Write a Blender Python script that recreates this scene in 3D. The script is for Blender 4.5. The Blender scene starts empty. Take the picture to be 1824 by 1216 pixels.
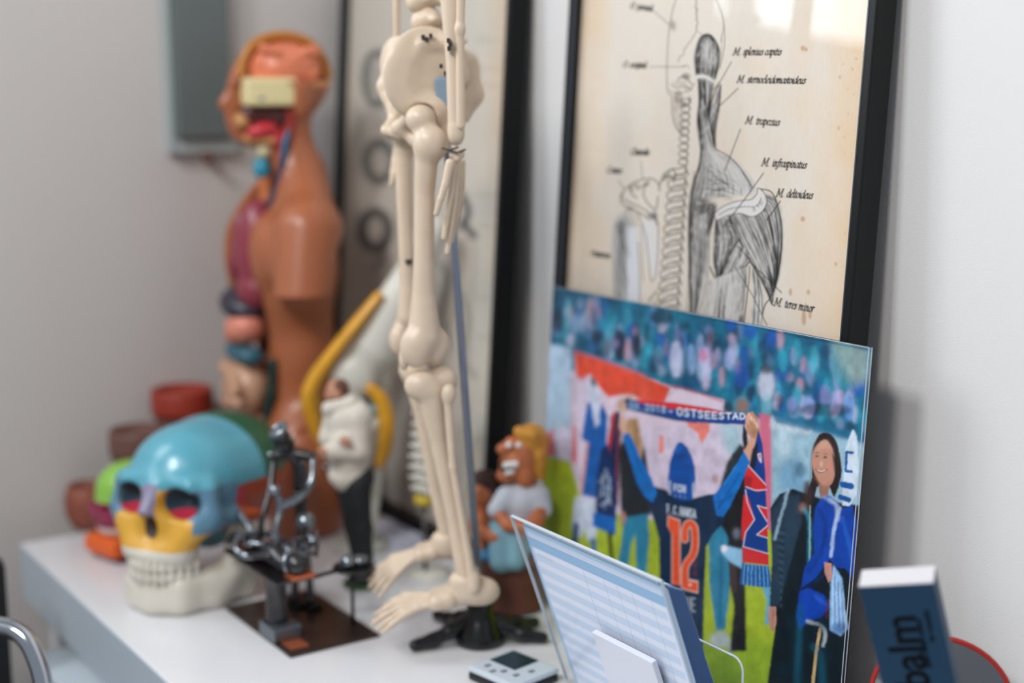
import bpy, bmesh, math, random
import numpy as np
from mathutils import Vector, Matrix, Euler
PI = math.pi
R = math.radians
scene = bpy.context.scene
COL = scene.collection

# ------------------------------------------------------------------ camera
cam_data = bpy.data.cameras.new('camera')
cam_data.sensor_width = 36.0
cam_data.lens = 36.0 * 2533.0 / 1824.0
cam_data.clip_start = 0.02
cam_data.clip_end = 60
cam = bpy.data.objects.new('camera', cam_data)
COL.objects.link(cam)
cam.location = (0, 0, 0.60)
cam.rotation_euler = (R(90 - 10.0), 0, R(-34.0))
cam_data.dof.use_dof = True
cam_data.dof.focus_distance = 1.31
cam_data.dof.aperture_fstop = 1.6
cam_data.dof.aperture_blades = 0
scene.camera = cam

# ------------------------------------------------------------------ world and light
world = bpy.data.worlds.new('room_light')
scene.world = world
world.use_nodes = True
bg = world.node_tree.nodes['Background']
bg.inputs['Color'].default_value = (0.80, 0.88, 1.0, 1)
bg.inputs['Strength'].default_value = 0.34

def area(name, loc, target, sx, sy, power, color):
    l = bpy.data.lights.new(name, 'AREA')
    l.shape = 'RECTANGLE'; l.size = sx; l.size_y = sy
    l.energy = power; l.color = color
    o = bpy.data.objects.new(name, l)
    COL.objects.link(o)
    o.location = loc
    o.rotation_euler = (Vector(target) - Vector(loc)).to_track_quat('-Z', 'Y').to_euler()
    return o
area('ceiling_panel_light', (-0.95, 0.95, 1.95), (0.9, 1.0, 0.2), 0.42, 0.42, 24, (0.95, 0.98, 1.0))
area('ceiling_panel_light', (-0.90, 0.10, 1.85), (0.9, 1.0, 0.2), 0.38, 0.38, 19, (1.0, 0.95, 0.90))

vs = scene.view_settings
vs.view_transform = 'Standard'
vs.look = 'None'
vs.gamma = 1.0
vs.use_curve_mapping = False
vs.exposure = 0.03

# ------------------------------------------------------------------ helpers
def srgb(h):
    if isinstance(h, str):
        h = h.lstrip('#'); c = [int(h[i:i+2], 16)/255 for i in (0, 2, 4)]
    else:
        c = list(h)
    return tuple((x/12.92 if x <= 0.04045 else ((x+0.055)/1.055)**2.4) for x in c)

MATS = {}
def M(name, color='#808080', rough=0.5, metal=0.0, spec=0.5, coat=0.0, var=0.0, vscale=30.0,
      bump=0.0, bscale=60.0, color2=None, sss=0.0, alpha=None):
    if name in MATS: return MATS[name]
    m = bpy.data.materials.new(name); m.use_nodes = True
    nt = m.node_tree; n = nt.nodes; p = n['Principled BSDF']
    c = srgb(color)
    p.inputs['Base Color'].default_value = (*c, 1)
    p.inputs['Roughness'].default_value = rough
    p.inputs['Metallic'].default_value = metal
    p.inputs['Specular IOR Level'].default_value = spec
    p.inputs['Coat Weight'].default_value = coat
    p.inputs['Coat Roughness'].default_value = 0.15
    if sss:
        p.inputs['Subsurface Weight'].default_value = sss
        p.inputs['Subsurface Radius'].default_value = (0.01, 0.005, 0.003)
    tc = n.new('ShaderNodeTexCoord')
    if var or color2:
        nz = n.new('ShaderNodeTexNoise'); nz.inputs['Scale'].default_value = vscale
        nz.inputs['Detail'].default_value = 4
        nt.links.new(tc.outputs['Object'], nz.inputs['Vector'])
        rp = n.new('ShaderNodeValToRGB')
        c2 = srgb(color2) if color2 else tuple(min(1, x*(1+var)) for x in c)
        c1 = c if color2 else tuple(x*(1-var) for x in c)
        rp.color_ramp.elements[0].position = 0.35; rp.color_ramp.elements[0].color = (*c1, 1)
        rp.color_ramp.elements[1].position = 0.65; rp.color_ramp.elements[1].color = (*c2, 1)
        nt.links.new(nz.outputs['Fac'], rp.inputs['Fac'])
        nt.links.new(rp.outputs['Color'], p.inputs['Base Color'])
    if bump:
        nb = n.new('ShaderNodeTexNoise'); nb.inputs['Scale'].default_value = bscale
        nb.inputs['Detail'].default_value = 3
        nt.links.new(tc.outputs['Object'], nb.inputs['Vector'])
        b = n.new('ShaderNodeBump'); b.inputs['Strength'].default_value = bump
        b.inputs['Distance'].default_value = 0.002
        nt.links.new(nb.outputs['Fac'], b.inputs['Height'])
        nt.links.new(b.outputs['Normal'], p.inputs['Normal'])
    MATS[name] = m
    return m

def clear_mat(name, tint=(1, 1, 1), ior=1.5, rough=0.0, boost=1.0):
    m = bpy.data.materials.new(name); m.use_nodes = True
    nt = m.node_tree; n = nt.nodes; n.clear()
    out = n.new('ShaderNodeOutputMaterial'); mix = n.new('ShaderNodeMixShader')
    fr = n.new('ShaderNodeFresnel'); fr.inputs['IOR'].default_value = ior
    mm = n.new('ShaderNodeMath'); mm.operation = 'MULTIPLY'; mm.inputs[1].default_value = boost; mm.use_clamp = True
    tr = n.new('ShaderNodeBsdfTransparent'); tr.inputs['Color'].default_value = (*tint, 1)
    gl = n.new('ShaderNodeBsdfGlossy'); gl.inputs['Roughness'].default_value = rough
    ge = n.new('ShaderNodeNewGeometry'); m2 = n.new('ShaderNodeMath'); m2.operation = 'MULTIPLY_ADD'
    m2.inputs[1].default_value = -boost; m2.inputs[2].default_value = boost      # no total reflection from inside a thin pane
    nt.links.new(ge.outputs['Backfacing'], m2.inputs[0]); nt.links.new(m2.outputs[0], mm.inputs[1])
    nt.links.new(fr.outputs[0], mm.inputs[0]); nt.links.new(mm.outputs[0], mix.inputs['Fac'])
    nt.links.new(tr.outputs[0], mix.inputs[1]); nt.links.new(gl.outputs[0], mix.inputs[2])
    nt.links.new(mix.outputs[0], out.inputs['Surface'])
    return m

def attr_mat(name, rough=0.5, spec=0.4, coat=0.0):
    m = bpy.data.materials.new(name); m.use_nodes = True
    nt = m.node_tree; n = nt.nodes; p = n['Principled BSDF']
    a = n.new('ShaderNodeAttribute'); a.attribute_name = 'Col'
    nt.links.new(a.outputs['Color'], p.inputs['Base Color'])
    p.inputs['Roughness'].default_value = rough
    p.inputs['Specular IOR Level'].default_value = spec
    p.inputs['Coat Weight'].default_value = coat
    p.inputs['Coat Roughness'].default_value = 0.05
    return m

def tag(o, label=None, cat=None, group=None, kind=None):
    if label: o['label'] = label
    if cat: o['category'] = cat
    if group: o['group'] = group
    if kind: o['kind'] = kind
    return o

def thing(name, label, cat, loc=(0, 0, 0), rot=(0, 0, 0), group=None, scale=1.0):
    o = bpy.data.objects.new(name, None); COL.objects.link(o)
    o.empty_display_size = 0.02
    o.location = loc
    o.rotation_euler = rot if not isinstance(rot, (int, float)) else (0, 0, rot)
    o.scale = (scale,)*3
    return tag(o, label, cat, group)

def link(name, me, mat=None, parent=None, smooth=True, label=None):
    o = bpy.data.objects.new(name, me); COL.objects.link(o)
    if mat is not None and len(me.materials) == 0: me.materials.append(mat)
    if parent is not None: o.parent = parent
    if smooth and len(me.polygons):
        me.polygons.foreach_set('use_smooth', [True]*len(me.polygons))
    if label: o['label'] = label
    return o

def bm_obj(name, bm, mat=None, parent=None, smooth=False, label=None):
    me = bpy.data.meshes.new(name)
    bmesh.ops.recalc_face_normals(bm, faces=bm.faces)
    bm.to_mesh(me); bm.free()
    return link(name, me, mat, parent, smooth, label)

def add_box(bm, lo, hi, mtx=None, bev=0.0, seg=2):
    b = bmesh.new()
    bmesh.ops.create_cube(b, size=1)
    for v in b.verts:
        v.co = Vector([lo[i] + (v.co[i]+0.5)*(hi[i]-lo[i]) for i in range(3)])
    if bev:
        bmesh.ops.bevel(b, geom=b.edges[:], offset=bev, segments=seg, affect='EDGES', profile=0.6)
    if mtx is not None: bmesh.ops.transform(b, matrix=mtx, verts=b.verts)
    t = bpy.data.meshes.new('t'); b.to_mesh(t); b.free(); bm.from_mesh(t); bpy.data.meshes.remove(t)
    return bm

def box(name, lo, hi, mat, parent=None, bev=0.0, mtx=None, label=None, seg=2):
    bm = bmesh.new(); add_box(bm, lo, hi, mtx, bev, seg)
    return bm_obj(name, bm, mat, parent, False, label)

def spline(pts, n=8, closed=False):
    """Catmull-Rom through the points (any dimension)."""
    P = [np.array(p, float) for p in pts]; out = []
    N = len(P); rng = range(N if closed else N-1)
    for i in rng:
        p1 = P[i]; p2 = P[(i+1) % N]
        p0 = P[(i-1) % N] if (closed or i > 0) else 2*p1-p2
        p3 = P[(i+2) % N] if (closed or i+2 < N) else 2*p2-p1
        for k in range(n):
            t = k/n
            out.append(0.5*((2*p1)+(-p0+p2)*t+(2*p0-5*p1+4*p2-p3)*t*t+(-p0+3*p1-3*p2+p3)*t**3))
    if not closed: out.append(P[-1])
    return np.array(out)

def add_tube(bm, pts, rad, seg=10, flat=None, caps=True):
    """Swept tube with a radius per point; flat=(a,b) squashes the section."""
    pts = [Vector(p) for p in pts]
    if isinstance(rad, (int, float)): rad = [rad]*len(pts)
    rings = []; up = Vector((0, 0, 1)); prev = None
    for i, p in enumerate(pts):
        t = (pts[min(i+1, len(pts)-1)] - pts[max(i-1, 0)]).normalized()
        if prev is None:
            a = t.cross(up)
            if a.length < 0.05: a = t.cross(Vector((0, 1, 0)))
            a.normalize()
        else:
            a = (prev - t*prev.dot(t)).normalized()
        prev = a; b = t.cross(a)
        fa, fb = flat if flat else (1, 1)
        rings.append([bm.verts.new(p + (a*math.cos(k*2*PI/seg)*fa + b*math.sin(k*2*PI/seg)*fb)*rad[i]) for k in range(seg)])
    for i in range(len(rings)-1):
        for k in range(seg):
            bm.faces.new((rings[i][k], rings[i][(k+1) % seg], rings[i+1][(k+1) % seg], rings[i+1][k]))
    if caps:
        bm.faces.new(rings[0][::-1]); bm.faces.new(rings[-1])
    return bm

def tube(name, pts, rad, mat, parent=None, seg=10, flat=None, label=None, n=0):
    if n:
        r = rad if not isinstance(rad, (int, float)) else [rad]*len(pts)
        q = spline([(*p, rr) for p, rr in zip(pts, r)], n)
        pts = [x[:3] for x in q]; rad = [max(1e-4, float(x[3])) for x in q]
    bm = bmesh.new(); add_tube(bm, pts, rad, seg, flat)
    return bm_obj(name, bm, mat, parent, True, label)

def add_lathe(bm, prof, seg=24, c=(0, 0, 0), mtx=None):
    vs_ = []
    for r, z in prof:
        ring = []
        for k in range(seg):
            p = Vector((c[0]+r*math.cos(2*PI*k/seg), c[1]+r*math.sin(2*PI*k/seg), c[2]+z))
            ring.append(bm.verts.new(mtx @ p if mtx is not None else p))
        vs_.append(ring)
    for i in range(len(vs_)-1):
        for k in range(seg):
            bm.faces.new((vs_[i][k], vs_[i][(k+1) % seg], vs_[i+1][(k+1) % seg], vs_[i+1][k]))
    bm.faces.new(vs_[0][::-1]); bm.faces.new(vs_[-1])
    return bm

def lathe(name, prof, mat, parent=None, seg=28, c=(0, 0, 0), mtx=None, label=None):
    bm = bmesh.new(); add_lathe(bm, prof, seg, c, mtx)
    return bm_obj(name, bm, mat, parent, True, label)

# ---- signed distance modelling: smooth-blended primitives turned into one surface
def cap_(a, b, r1, r2=None): return ('cap', np.array(a, float), np.array(b, float), r1, r1 if r2 is None else r2)
def ell_(c, r, rot=None): return ('ell', np.array(c, float), np.array(r, float), None if rot is None else np.array(Euler([R(x) for x in rot]).to_matrix()))
def box_(c, h, rot=None, rd=0.002): return ('box', np.array(c, float), np.array(h, float), None if rot is None else np.array(Euler([R(x) for x in rot]).to_matrix()), rd)
def chain(pts, rads):
    if isinstance(rads, (int, float)): rads = [rads]*len(pts)
    return [cap_(pts[i], pts[i+1], rads[i], rads[i+1]) for i in range(len(pts)-1)]

def grp(*pr): return ('grp', pr)

def sd(pr, X, Y, Z):
    k = pr[0]
    if k == 'grp':
        d = sd(pr[1][0], X, Y, Z)
        for p in pr[1][1:]: d = np.minimum(d, sd(p, X, Y, Z))
        return d
    if k == 'cap':
        _, a, b, r1, r2 = pr
        ab = b-a; L2 = max(1e-12, float(ab@ab))
        t = np.clip(((X-a[0])*ab[0]+(Y-a[1])*ab[1]+(Z-a[2])*ab[2])/L2, 0, 1)
        return np.sqrt((X-a[0]-ab[0]*t)**2+(Y-a[1]-ab[1]*t)**2+(Z-a[2]-ab[2]*t)**2)-(r1+(r2-r1)*t)
    c = pr[1]; r = pr[2]; x, y, z = X-c[0], Y-c[1], Z-c[2]
    if pr[3] is not None:
        m = pr[3]
        x, y, z = (m[0, 0]*x+m[1, 0]*y+m[2, 0]*z, m[0, 1]*x+m[1, 1]*y+m[2, 1]*z, m[0, 2]*x+m[1, 2]*y+m[2, 2]*z)
    if k == 'ell':
        k0 = np.sqrt((x/r[0])**2+(y/r[1])**2+(z/r[2])**2)
        k1 = np.sqrt((x/r[0]**2)**2+(y/r[1]**2)**2+(z/r[2]**2)**2)+1e-9
        return k0*(k0-1)/k1
    rd = pr[4]
    qx, qy, qz = abs(x)-r[0]+rd, abs(y)-r[1]+rd, abs(z)-r[2]+rd
    return np.sqrt(np.maximum(qx, 0)**2+np.maximum(qy, 0)**2+np.maximum(qz, 0)**2)+np.minimum(np.maximum(qx, np.maximum(qy, qz)), 0)-rd

def smin(a, b, k):
    if k <= 0: return np.minimum(a, b)
    h = np.clip(0.5+0.5*(b-a)/k, 0, 1)
    return b+(a-b)*h-k*h*(1-h)

def surf(prims, k=0.006, h=0.003, cut=(), kc=0.002, extra=None, clipz=None):
    lo = np.full(3, 1e9); hi = -lo
    for p in sum([list(p[1]) if p[0] == 'grp' else [p] for p in prims], []):
        if p[0] == 'cap':
            for q, r in ((p[1], p[3]), (p[2], p[4])):
                lo = np.minimum(lo, q-r); hi = np.maximum(hi, q+r)
        else:
            e = p[2] if p[3] is None else np.full(3, np.max(p[2])*1.2)
            lo = np.minimum(lo, p[1]-e); hi = np.maximum(hi, p[1]+e)
    lo -= k*0.5+2*h; hi += k*0.5+2*h
    ax = [np.arange(lo[i], hi[i]+h, h) for i in range(3)]
    X, Y, Z = np.meshgrid(*ax, indexing='ij')
    X = X.astype(np.float32); Y = Y.astype(np.float32); Z = Z.astype(np.float32)
    D = None
    for p in prims:
        d = sd(p, X, Y, Z); D = d if D is None else smin(D, d, k)
    for p in cut:
        D = -smin(-D, sd(p, X, Y, Z), kc)
    if extra is not None: D = extra(D, X, Y, Z)
    if clipz is not None: D = np.maximum(D, clipz-Z)
    return nets(D, lo, h)

def nets(D, lo, h):
    nx, ny, nz = D.shape
    S = D < 0
    cs = [(i, j, k) for i in (0, 1) for j in (0, 1) for k in (0, 1)]
    sub = lambda A, i, j, k: A[i:nx-1+i, j:ny-1+j, k:nz-1+k]
    cnt = sum(sub(S, *c).astype(np.int8) for c in cs)
    act = (cnt > 0) & (cnt < 8)
    I, J, K = np.nonzero(act)
    idx = -np.ones(act.shape, np.int32); idx[I, J, K] = np.arange(len(I))
    acc = np.zeros((len(I), 3)); num = np.zeros(len(I))
    for a in range(3):
        for c in cs:
            if c[a]: continue
            c2 = list(c); c2[a] = 1
            d0 = D[I+c[0], J+c[1], K+c[2]]; d1 = D[I+c2[0], J+c2[1], K+c2[2]]
            m = (d0 < 0) != (d1 < 0)
            t = np.where(m, d0/np.where(m, d0-d1, 1), 0)
            p = np.array(c, float)[None, :].repeat(len(I), 0); p[:, a] += t
            acc[m] += p[m]; num[m] += 1
    V = (np.stack([I, J, K], 1)+acc/num[:, None])*h+lo
    F = []
    for a in range(3):
        b, c = (a+1) % 3, (a+2) % 3
        s0 = [slice(None)]*3; s1 = [slice(None)]*3
        s0[a] = slice(0, -1); s1[a] = slice(1, None)
        A, B = S[tuple(s0)], S[tuple(s1)]
        E = np.stack(np.nonzero(A != B), 1)
        E = E[(E[:, b] > 0) & (E[:, c] > 0) & (E[:, b] < D.shape[b]-1) & (E[:, c] < D.shape[c]-1)]
        if not len(E): continue
        q = []
        for ob, oc in ((-1, -1), (0, -1), (0, 0), (-1, 0)):
            e = E.copy(); e[:, b] += ob; e[:, c] += oc
            q.append(idx[e[:, 0], e[:, 1], e[:, 2]])
        q = np.stack(q, 1)
        ins = S[E[:, 0], E[:, 1], E[:, 2]]
        q[~ins] = q[~ins][:, ::-1]
        F.append(q)
    F = np.concatenate(F); F = F[(F >= 0).all(1)]
    return V, F

def vf_mesh(name, V, F):
    me = bpy.data.meshes.new(name)
    me.vertices.add(len(V)); me.vertices.foreach_set('co', np.ascontiguousarray(V, np.float32).ravel())
    me.loops.add(F.size); me.loops.foreach_set('vertex_index', F.ravel().astype(np.int32))
    me.polygons.add(len(F)); me.polygons.foreach_set('loop_start', np.arange(0, F.size, F.shape[1], dtype=np.int32))
    me.polygons.foreach_set('loop_total', np.full(len(F), F.shape[1], np.int32))
    me.update(calc_edges=True); me.validate()
    return me

def blob(name, prims, mat, parent=None, k=0.006, h=0.003, cut=(), label=None, extra=None, kc=0.002, clipz=None):
    V, F = surf(prims, k, h, cut, kc, extra, clipz)
    return link(name, vf_mesh(name, V, F), mat, parent, True, label)

def split_blob(V, F, cls, specs, parent):
    """cls gives a class number per face centre; each class becomes a part of its own."""
    c = V[F].mean(1); k = cls(c[:, 0], c[:, 1], c[:, 2]); out = {}
    for i, (name, mat, label) in specs.items():
        f = F[k == i]
        if not len(f): continue
        u, inv = np.unique(f, return_inverse=True)
        out[i] = link(name, vf_mesh(name, V[u], inv.reshape(f.shape)), mat, parent, True, label)
    return out
# ------------------------------------------------------------------ the room
WX = 1.025      # long wall behind the cabinet
WY = 1.95       # end wall
FZ = -0.74
def wall_mat(name, col, col2):
    m = bpy.data.materials.new(name); m.use_nodes = True
    nt = m.node_tree; n = nt.nodes; p = n['Principled BSDF']
    tc = n.new('ShaderNodeTexCoord')
    mp = n.new('ShaderNodeMapping'); mp.inputs['Scale'].default_value = (600, 600, 900)
    nz = n.new('ShaderNodeTexNoise'); nz.inputs['Scale'].default_value = 1.0; nz.inputs['Detail'].default_value = 4
    nt.links.new(tc.outputs['Object'], mp.inputs['Vector']); nt.links.new(mp.outputs[0], nz.inputs['Vector'])
    b = n.new('ShaderNodeBump'); b.inputs['Strength'].default_value = 0.35; b.inputs['Distance'].default_value = 0.0012
    nt.links.new(nz.outputs['Fac'], b.inputs['Height']); nt.links.new(b.outputs[0], p.inputs['Normal'])
    n2 = n.new('ShaderNodeTexNoise'); n2.inputs['Scale'].default_value = 2.5
    nt.links.new(tc.outputs['Object'], n2.inputs['Vector'])
    rp = n.new('ShaderNodeValToRGB')
    rp.color_ramp.elements[0].color = (*srgb(col), 1); rp.color_ramp.elements[1].color = (*srgb(col2), 1)
    nt.links.new(n2.outputs['Fac'], rp.inputs['Fac']); nt.links.new(rp.outputs[0], p.inputs['Base Color'])
    p.inputs['Roughness'].default_value = 0.75; p.inputs['Specular IOR Level'].default_value = 0.25
    return m
mw = wall_mat('painted_woodchip', '#d9d7d6', '#dddbd9')
mw2 = wall_mat('painted_plaster', '#cfcac6', '#d3cecb')
def struct(o): o['kind'] = 'structure'; return o
struct(box('wall_right', (WX, -0.6, FZ), (WX+0.1, WY+0.1, 2.0), mw))
bm = bmesh.new()
wx0, wx1, wz0, wz1 = -0.75, 0.25, 0.80, 1.75      # window opening in the end wall
add_box(bm, (wx1, WY, FZ), (WX, WY+0.1, 2.0)); add_box(bm, (-1.6, WY, FZ), (wx0, WY+0.1, 2.0))
add_box(bm, (wx0, WY, FZ), (wx1, WY+0.1, wz0)); add_box(bm, (wx0, WY, wz1), (wx1, WY+0.1, 2.0))
struct(bm_obj('wall_far', bm, mw2))
struct(box('floor', (-1.6, -0.6, FZ-0.05), (WX+0.1, WY+0.1, FZ), M('grey_vinyl', '#6d6a68', 0.5, var=0.1)))
win = bpy.data.objects.new('window_1', None); COL.objects.link(win); win.location = (0, WY, 0); struct(win)
bm = bmesh.new()
for lo, hi in (((wx0, .02, wz0), (wx0+.05, .07, wz1)), ((wx1-.03, .02, wz0), (wx1, .07, wz1)), ((wx0+.05, .02, wz0), (wx1-.03, .07, wz0+.03)),
               ((wx0+.05, .02, wz1-.05), (wx1-.03, .07, wz1)), ((0.125, .02, wz0+.03), (0.16, .07, wz1-.05)), ((-.32, .02, wz0+.03), (-.28, .07, wz1-.05))):
    add_box(bm, lo, hi)
struct(bm_obj('window_frame', bm, M('window_white', '#e8e8e8', 0.4), win))
struct(box('window_pane', (wx0+.03, .04, wz0+.02), (wx1-.02, .044, wz1-.03), clear_mat('window_glass'), win))
# daylight behind the window
wl = area('window_daylight', ((wx0+wx1)/2, WY+0.16, (wz0+wz1)/2), (0.1, 0.5, (wz0+wz1)/2-0.25), 1.0, 0.95, 32, (0.86, 0.93, 1.0))

# narrow grey box on the end wall
t = thing('wall_box', 'tall narrow grey box hanging on the far wall with pale lower edge and brown knob', 'wall box', (0.783, WY, 0.5))
box('housing', (-0.048, -0.03, 0.035), (0.032, 0, 0.40), M('device_grey', '#67706f', 0.55), t, 0.003)
box('pale_side_strip', (-0.057, -0.018, 0.012), (-0.0485, 0, 0.40), M('device_pale', '#aab2b1', 0.4), t, 0.002)
box('pale_end_strip', (-0.048, -0.018, 0.012), (0.045, 0, 0.0345), MATS['device_pale'], t, 0.002)
bm = bmesh.new(); add_lathe(bm, [(0.001, 0), (0.008, 0.0), (0.0085, 0.004), (0.007, 0.012), (0.001, 0.013)], 16)
bmesh.ops.transform(bm, matrix=Matrix.Translation((-0.005, -0.018, 0.007)) @ Matrix.Rotation(R(90), 4, 'X'), verts=bm.verts)
bm_obj('knob', bm, M('knob_brown', '#6a4436', 0.5), t, True)

# ------------------------------------------------------------------ cabinet
cab = thing('cabinet', 'long white cabinet along the wall carrying all the models and pictures', 'cabinet', (0.48, 1.0, FZ))
CX0, CX1, CY0, CY1 = 0.48, 1.0, -0.2, 1.895
mc = M('cabinet_white', '#e3e3e6', 0.22, spec=0.5, coat=0.2)
mf = M('cabinet_front', '#b4bfc9', 0.4)  # blue-grey cast of the window light put into the fascia colour
def cb(name, x0, y0, z0, x1, y1, z1, mat, par=cab, bev=0.002):
    return box(name, (x0-0.48, y0-1.0, z0-FZ), (x1-0.48, y1-1.0, z1-FZ), mat, par, bev)
cb('top_panel', CX0, CY0, -0.075, CX1, CY1, 0.0, mc)
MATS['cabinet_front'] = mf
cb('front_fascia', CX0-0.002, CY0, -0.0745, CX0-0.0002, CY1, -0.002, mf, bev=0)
cb('side_panel', CX0+0.03, CY1-0.03, -0.74, CX1, CY1-0.005, -0.0755, mc)
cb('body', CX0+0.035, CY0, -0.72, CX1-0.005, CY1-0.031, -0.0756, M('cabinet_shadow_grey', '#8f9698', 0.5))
for i, y in enumerate((1.30, 0.72)):
    d = cb('drawer', CX0-0.030, y-0.55, -0.32, CX0+0.034, y+0.0, -0.105, M('drawer_pale', '#d3dfe8', 0.3), bev=0.003)
    tube('handle', [(CX0-.48-0.042, y-0.4-1, -0.18-FZ), (CX0-.48-0.042, y-0.15-1, -0.18-FZ)], 0.005, M('brushed_steel', '#b9bcc0', 0.3, 1.0), d)
cb('drawer', CX0-0.030, 1.31, -0.32, CX0+0.034, 1.76, -0.105, MATS['drawer_pale'], bev=0.003)

# chair with a chromed hoop at the left, in front of the cabinet
ch = thing('tubular_chair', 'black chair with a curved chromed tube frame at the left end of the cabinet', 'chair', (0.295, 1.635, FZ))
chrome = M('chrome', '#c9ced4', 0.12, 1.0)
# chair details
ringpts = [(-.03, -.16, .74), (.0, -.158, .775), (.03, -.165, .792), (.06, -.18, .788), (.075, -.2, .765), (.08, -.22, .70)]
tube('frame_hoop', [(-.06, -.10, .02), (-.07, -.12, .55)] + ringpts + [(.08, -.24, .5), (.07, -.25, .02)], 0.010, chrome, ch, 12, n=6)
tube('frame_hoop', [(-.26, -.06, .02), (-.25, -.08, .70), (-.16, -.10, .72), (-.10, -.12, .55), (-.07, -.12, .30)], 0.010, chrome, ch, 12, n=6)
box('backrest', (-.30, .03, .55), (.110, .07, .795), M('chair_black', '#101214', 0.6), ch, 0.012)
box('seat', (-.30, -.34, .43), (.06, .06, .48), MATS['chair_black'], ch, 0.015)
for x, y in ((-.26, -.3), (.02, -.3), (-.26, .02), (.02, .02)):
    tube('leg', [(x, y, .0), (x, y, .43)], 0.010, chrome, ch, 10)
tube('steel_knob', [(.045, .0, .83), (.05, -.01, .85)], [0.006, 0.010], M('dark_steel', '#3c4046', .35, .8), ch, 12)

# ------------------------------------------------------------------ anatomical torso
to = thing('anatomical_torso', 'tall brown anatomical torso with opened head, chest and belly beside the far wall', 'anatomical model', (0.829, 1.785, 0), R(-34-66), scale=.975)
skin = M('torso_skin', '#a9623f', 0.36, spec=0.5, coat=0.15, var=0.04, vscale=12)
chest = [ell_((0, .005, .375), (.098, .066, .110)), ell_((0, .012, .25), (.072, .054, .115)), ell_((0, .010, .135), (.082, .054, .095))]
chest += [
         ell_((.045, -.040, .40), (.045, .022, .045)), ell_((-.045, -.040, .40), (.045, .022, .045)),
         cap_((0, .015, .48), (0, .006, .56), .041, .034)]
for s in (-1, 1):
    chest += [cap_((s*.02, .022, .50), (s*.085, .016, .435), .032, .036), cap_((s*.098, .004, .430), (s*.120, -.012, .345), .043, .037),
              cap_((s*.047, .004, .12), (s*.052, .006, -.02), .058, .050)]
headp = [ell_((0, .002, .632), (.052, .066, .060)), ell_((0, -.034, .592), (.036, .034, .050)), ell_((0, -.050, .560), (.022, .018, .014)),
         cap_((0, -.062, .618), (0, -.080, .598), .006, .008), ell_((0, -.062, .575), (.015, .010, .010)), ell_((0, -.050, .635), (.035, .012, .012)),
         ell_((.052, .012, .600), (.006, .014, .020), (0, 0, 10)), ell_((-.052, .012, .600), (.006, .014, .020))]
cut = [ell_((.004, -.088, .30), (.052, .062, .175)),                       # chest and belly opening
       ell_((.020, -.050, .49), (.028, .034, .060)),                       # front of the neck
       box_((.040, -.045, .586), (.030, .050, .037), None, .006),           # side of the face
       box_((.063, 0, .690), (.051, .1, .0615), None, .002)]                       # skull cap taken off
cut += [box_((s*.16, 0, .26), (.095, .2, .078), None, .002) for s in (-1, 1)]
V, F = surf(chest+headp, 0.022, 0.0036, [], 0.002)
def torso_extra(D, X, Y, Z):
    for p in cut[:4]:
        D = -smin(-D, sd(p, X, Y, Z), .004)
    arm = np.maximum(np.maximum(.343-Z, Z-.42), .088-abs(X))  # nothing: keeps the stump ends flat
    return D
def flat_stumps(D, X, Y, Z):
    D = torso_extra(D, X, Y, Z)
    d = np.maximum(Z-.346, .090-abs(X))
    return np.maximum(D, -np.where(Z > .15, d, 1))
blob('skin', chest+headp, skin, to, 0.022, 0.0034, extra=flat_stumps, clipz=0.002)
def organ(name, prims, col, rough=.4, k=.006, h=.003, **kw):
    return blob(name, prims, M('organ_'+name+col.strip('#'), col, rough, coat=.2), to, k, h, **kw)
organ('brain', [ell_((.008, .004, .644), (.040, .051, .038))] +
      [cap_((.036+.006*math.cos(a), .002+.036*math.sin(a*1.7), .652+.018*math.sin(a*2.3)), (.032+.006*math.cos(a+.7), .002+.036*math.sin(a*1.7+.8), .652+.020*math.sin(a*2.3+.9)), .0065) for a in np.arange(0, 6.2, .45)], '#e2805c', k=.003, h=.0022)
tube('skull_rim', [(.014, -.058, .632), (.013, -.054, .656), (.013, -.040, .676), (.013, -.015, .6875), (.013, .015, .688), (.013, .042, .677), (.013, .058, .655), (.014, .064, .632)], .0070, M('skull_rim_ochre', '#b9772c', .4), to, 10, n=6)
box('skull_section', (.010, -.060, .595), (.051, .010, .633), M('cream_bone', '#e8d9a4', .35), to, .006)
box('temple_plate', (.012, .020, .618), (.046, .058, .629), M('ochre_skin', '#b97a50', .45), to, .004)
organ('nasal_cavity', [ell_((.022, -.035, .585), (.014, .030, .016)), ell_((.024, -.010, .580), (.016, .020, .016))], '#4e1714')
organ('eye_muscle', [ell_((.044, -.040, .605), (.008, .010, .007))], '#5d7f92')
organ('jaw_bone', [ell_((.020, -.060, .575), (.012, .012, .012)), cap_((.020, -.052, .552), (.03, -.02, .548), .008, .006)], '#c58e55')
organ('tongue', [ell_((.026, -.034, .563), (.014, .024, .012), (15, 0, 0)), ell_((.024, -.014, .550), (.012, .014, .014))], '#c7323c')
organ('throat_muscle', [cap_((.030, .004, .585), (.026, -.004, .520), .011, .009), cap_((.026, -.006, .53), (.022, -.008, .47), .009, .010)], '#a33228')
organ('hyoid_cartilage', [ell_((.014, -.030, .535), (.012, .011, .012))], '#d8c9a0')
organ('larynx', [ell_((.014, -.034, .510), (.012, .012, .016))], '#2a8ea6')
organ('windpipe', chain([(.012, -.030, .495), (.012, -.026, .47), (.010, -.034, .44)], .010), '#c4713f')
tube('jugular_vein', [(.030, .006, .578), (.036, -.004, .545), (.034, -.010, .51), (.028, -.020, .475), (.026, -.036, .44)], [.004, .0055, .006, .0065, .005], M('vein_blue', '#26324f', .35), to, 10, n=6)
tube('neck_nerve', [(.036, .000, .565), (.041, -.008, .545), (.040, -.012, .52)], [.002, .003, .002], M('nerve_blue', '#3f7ea0', .35), to, 8, n=5)
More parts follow.
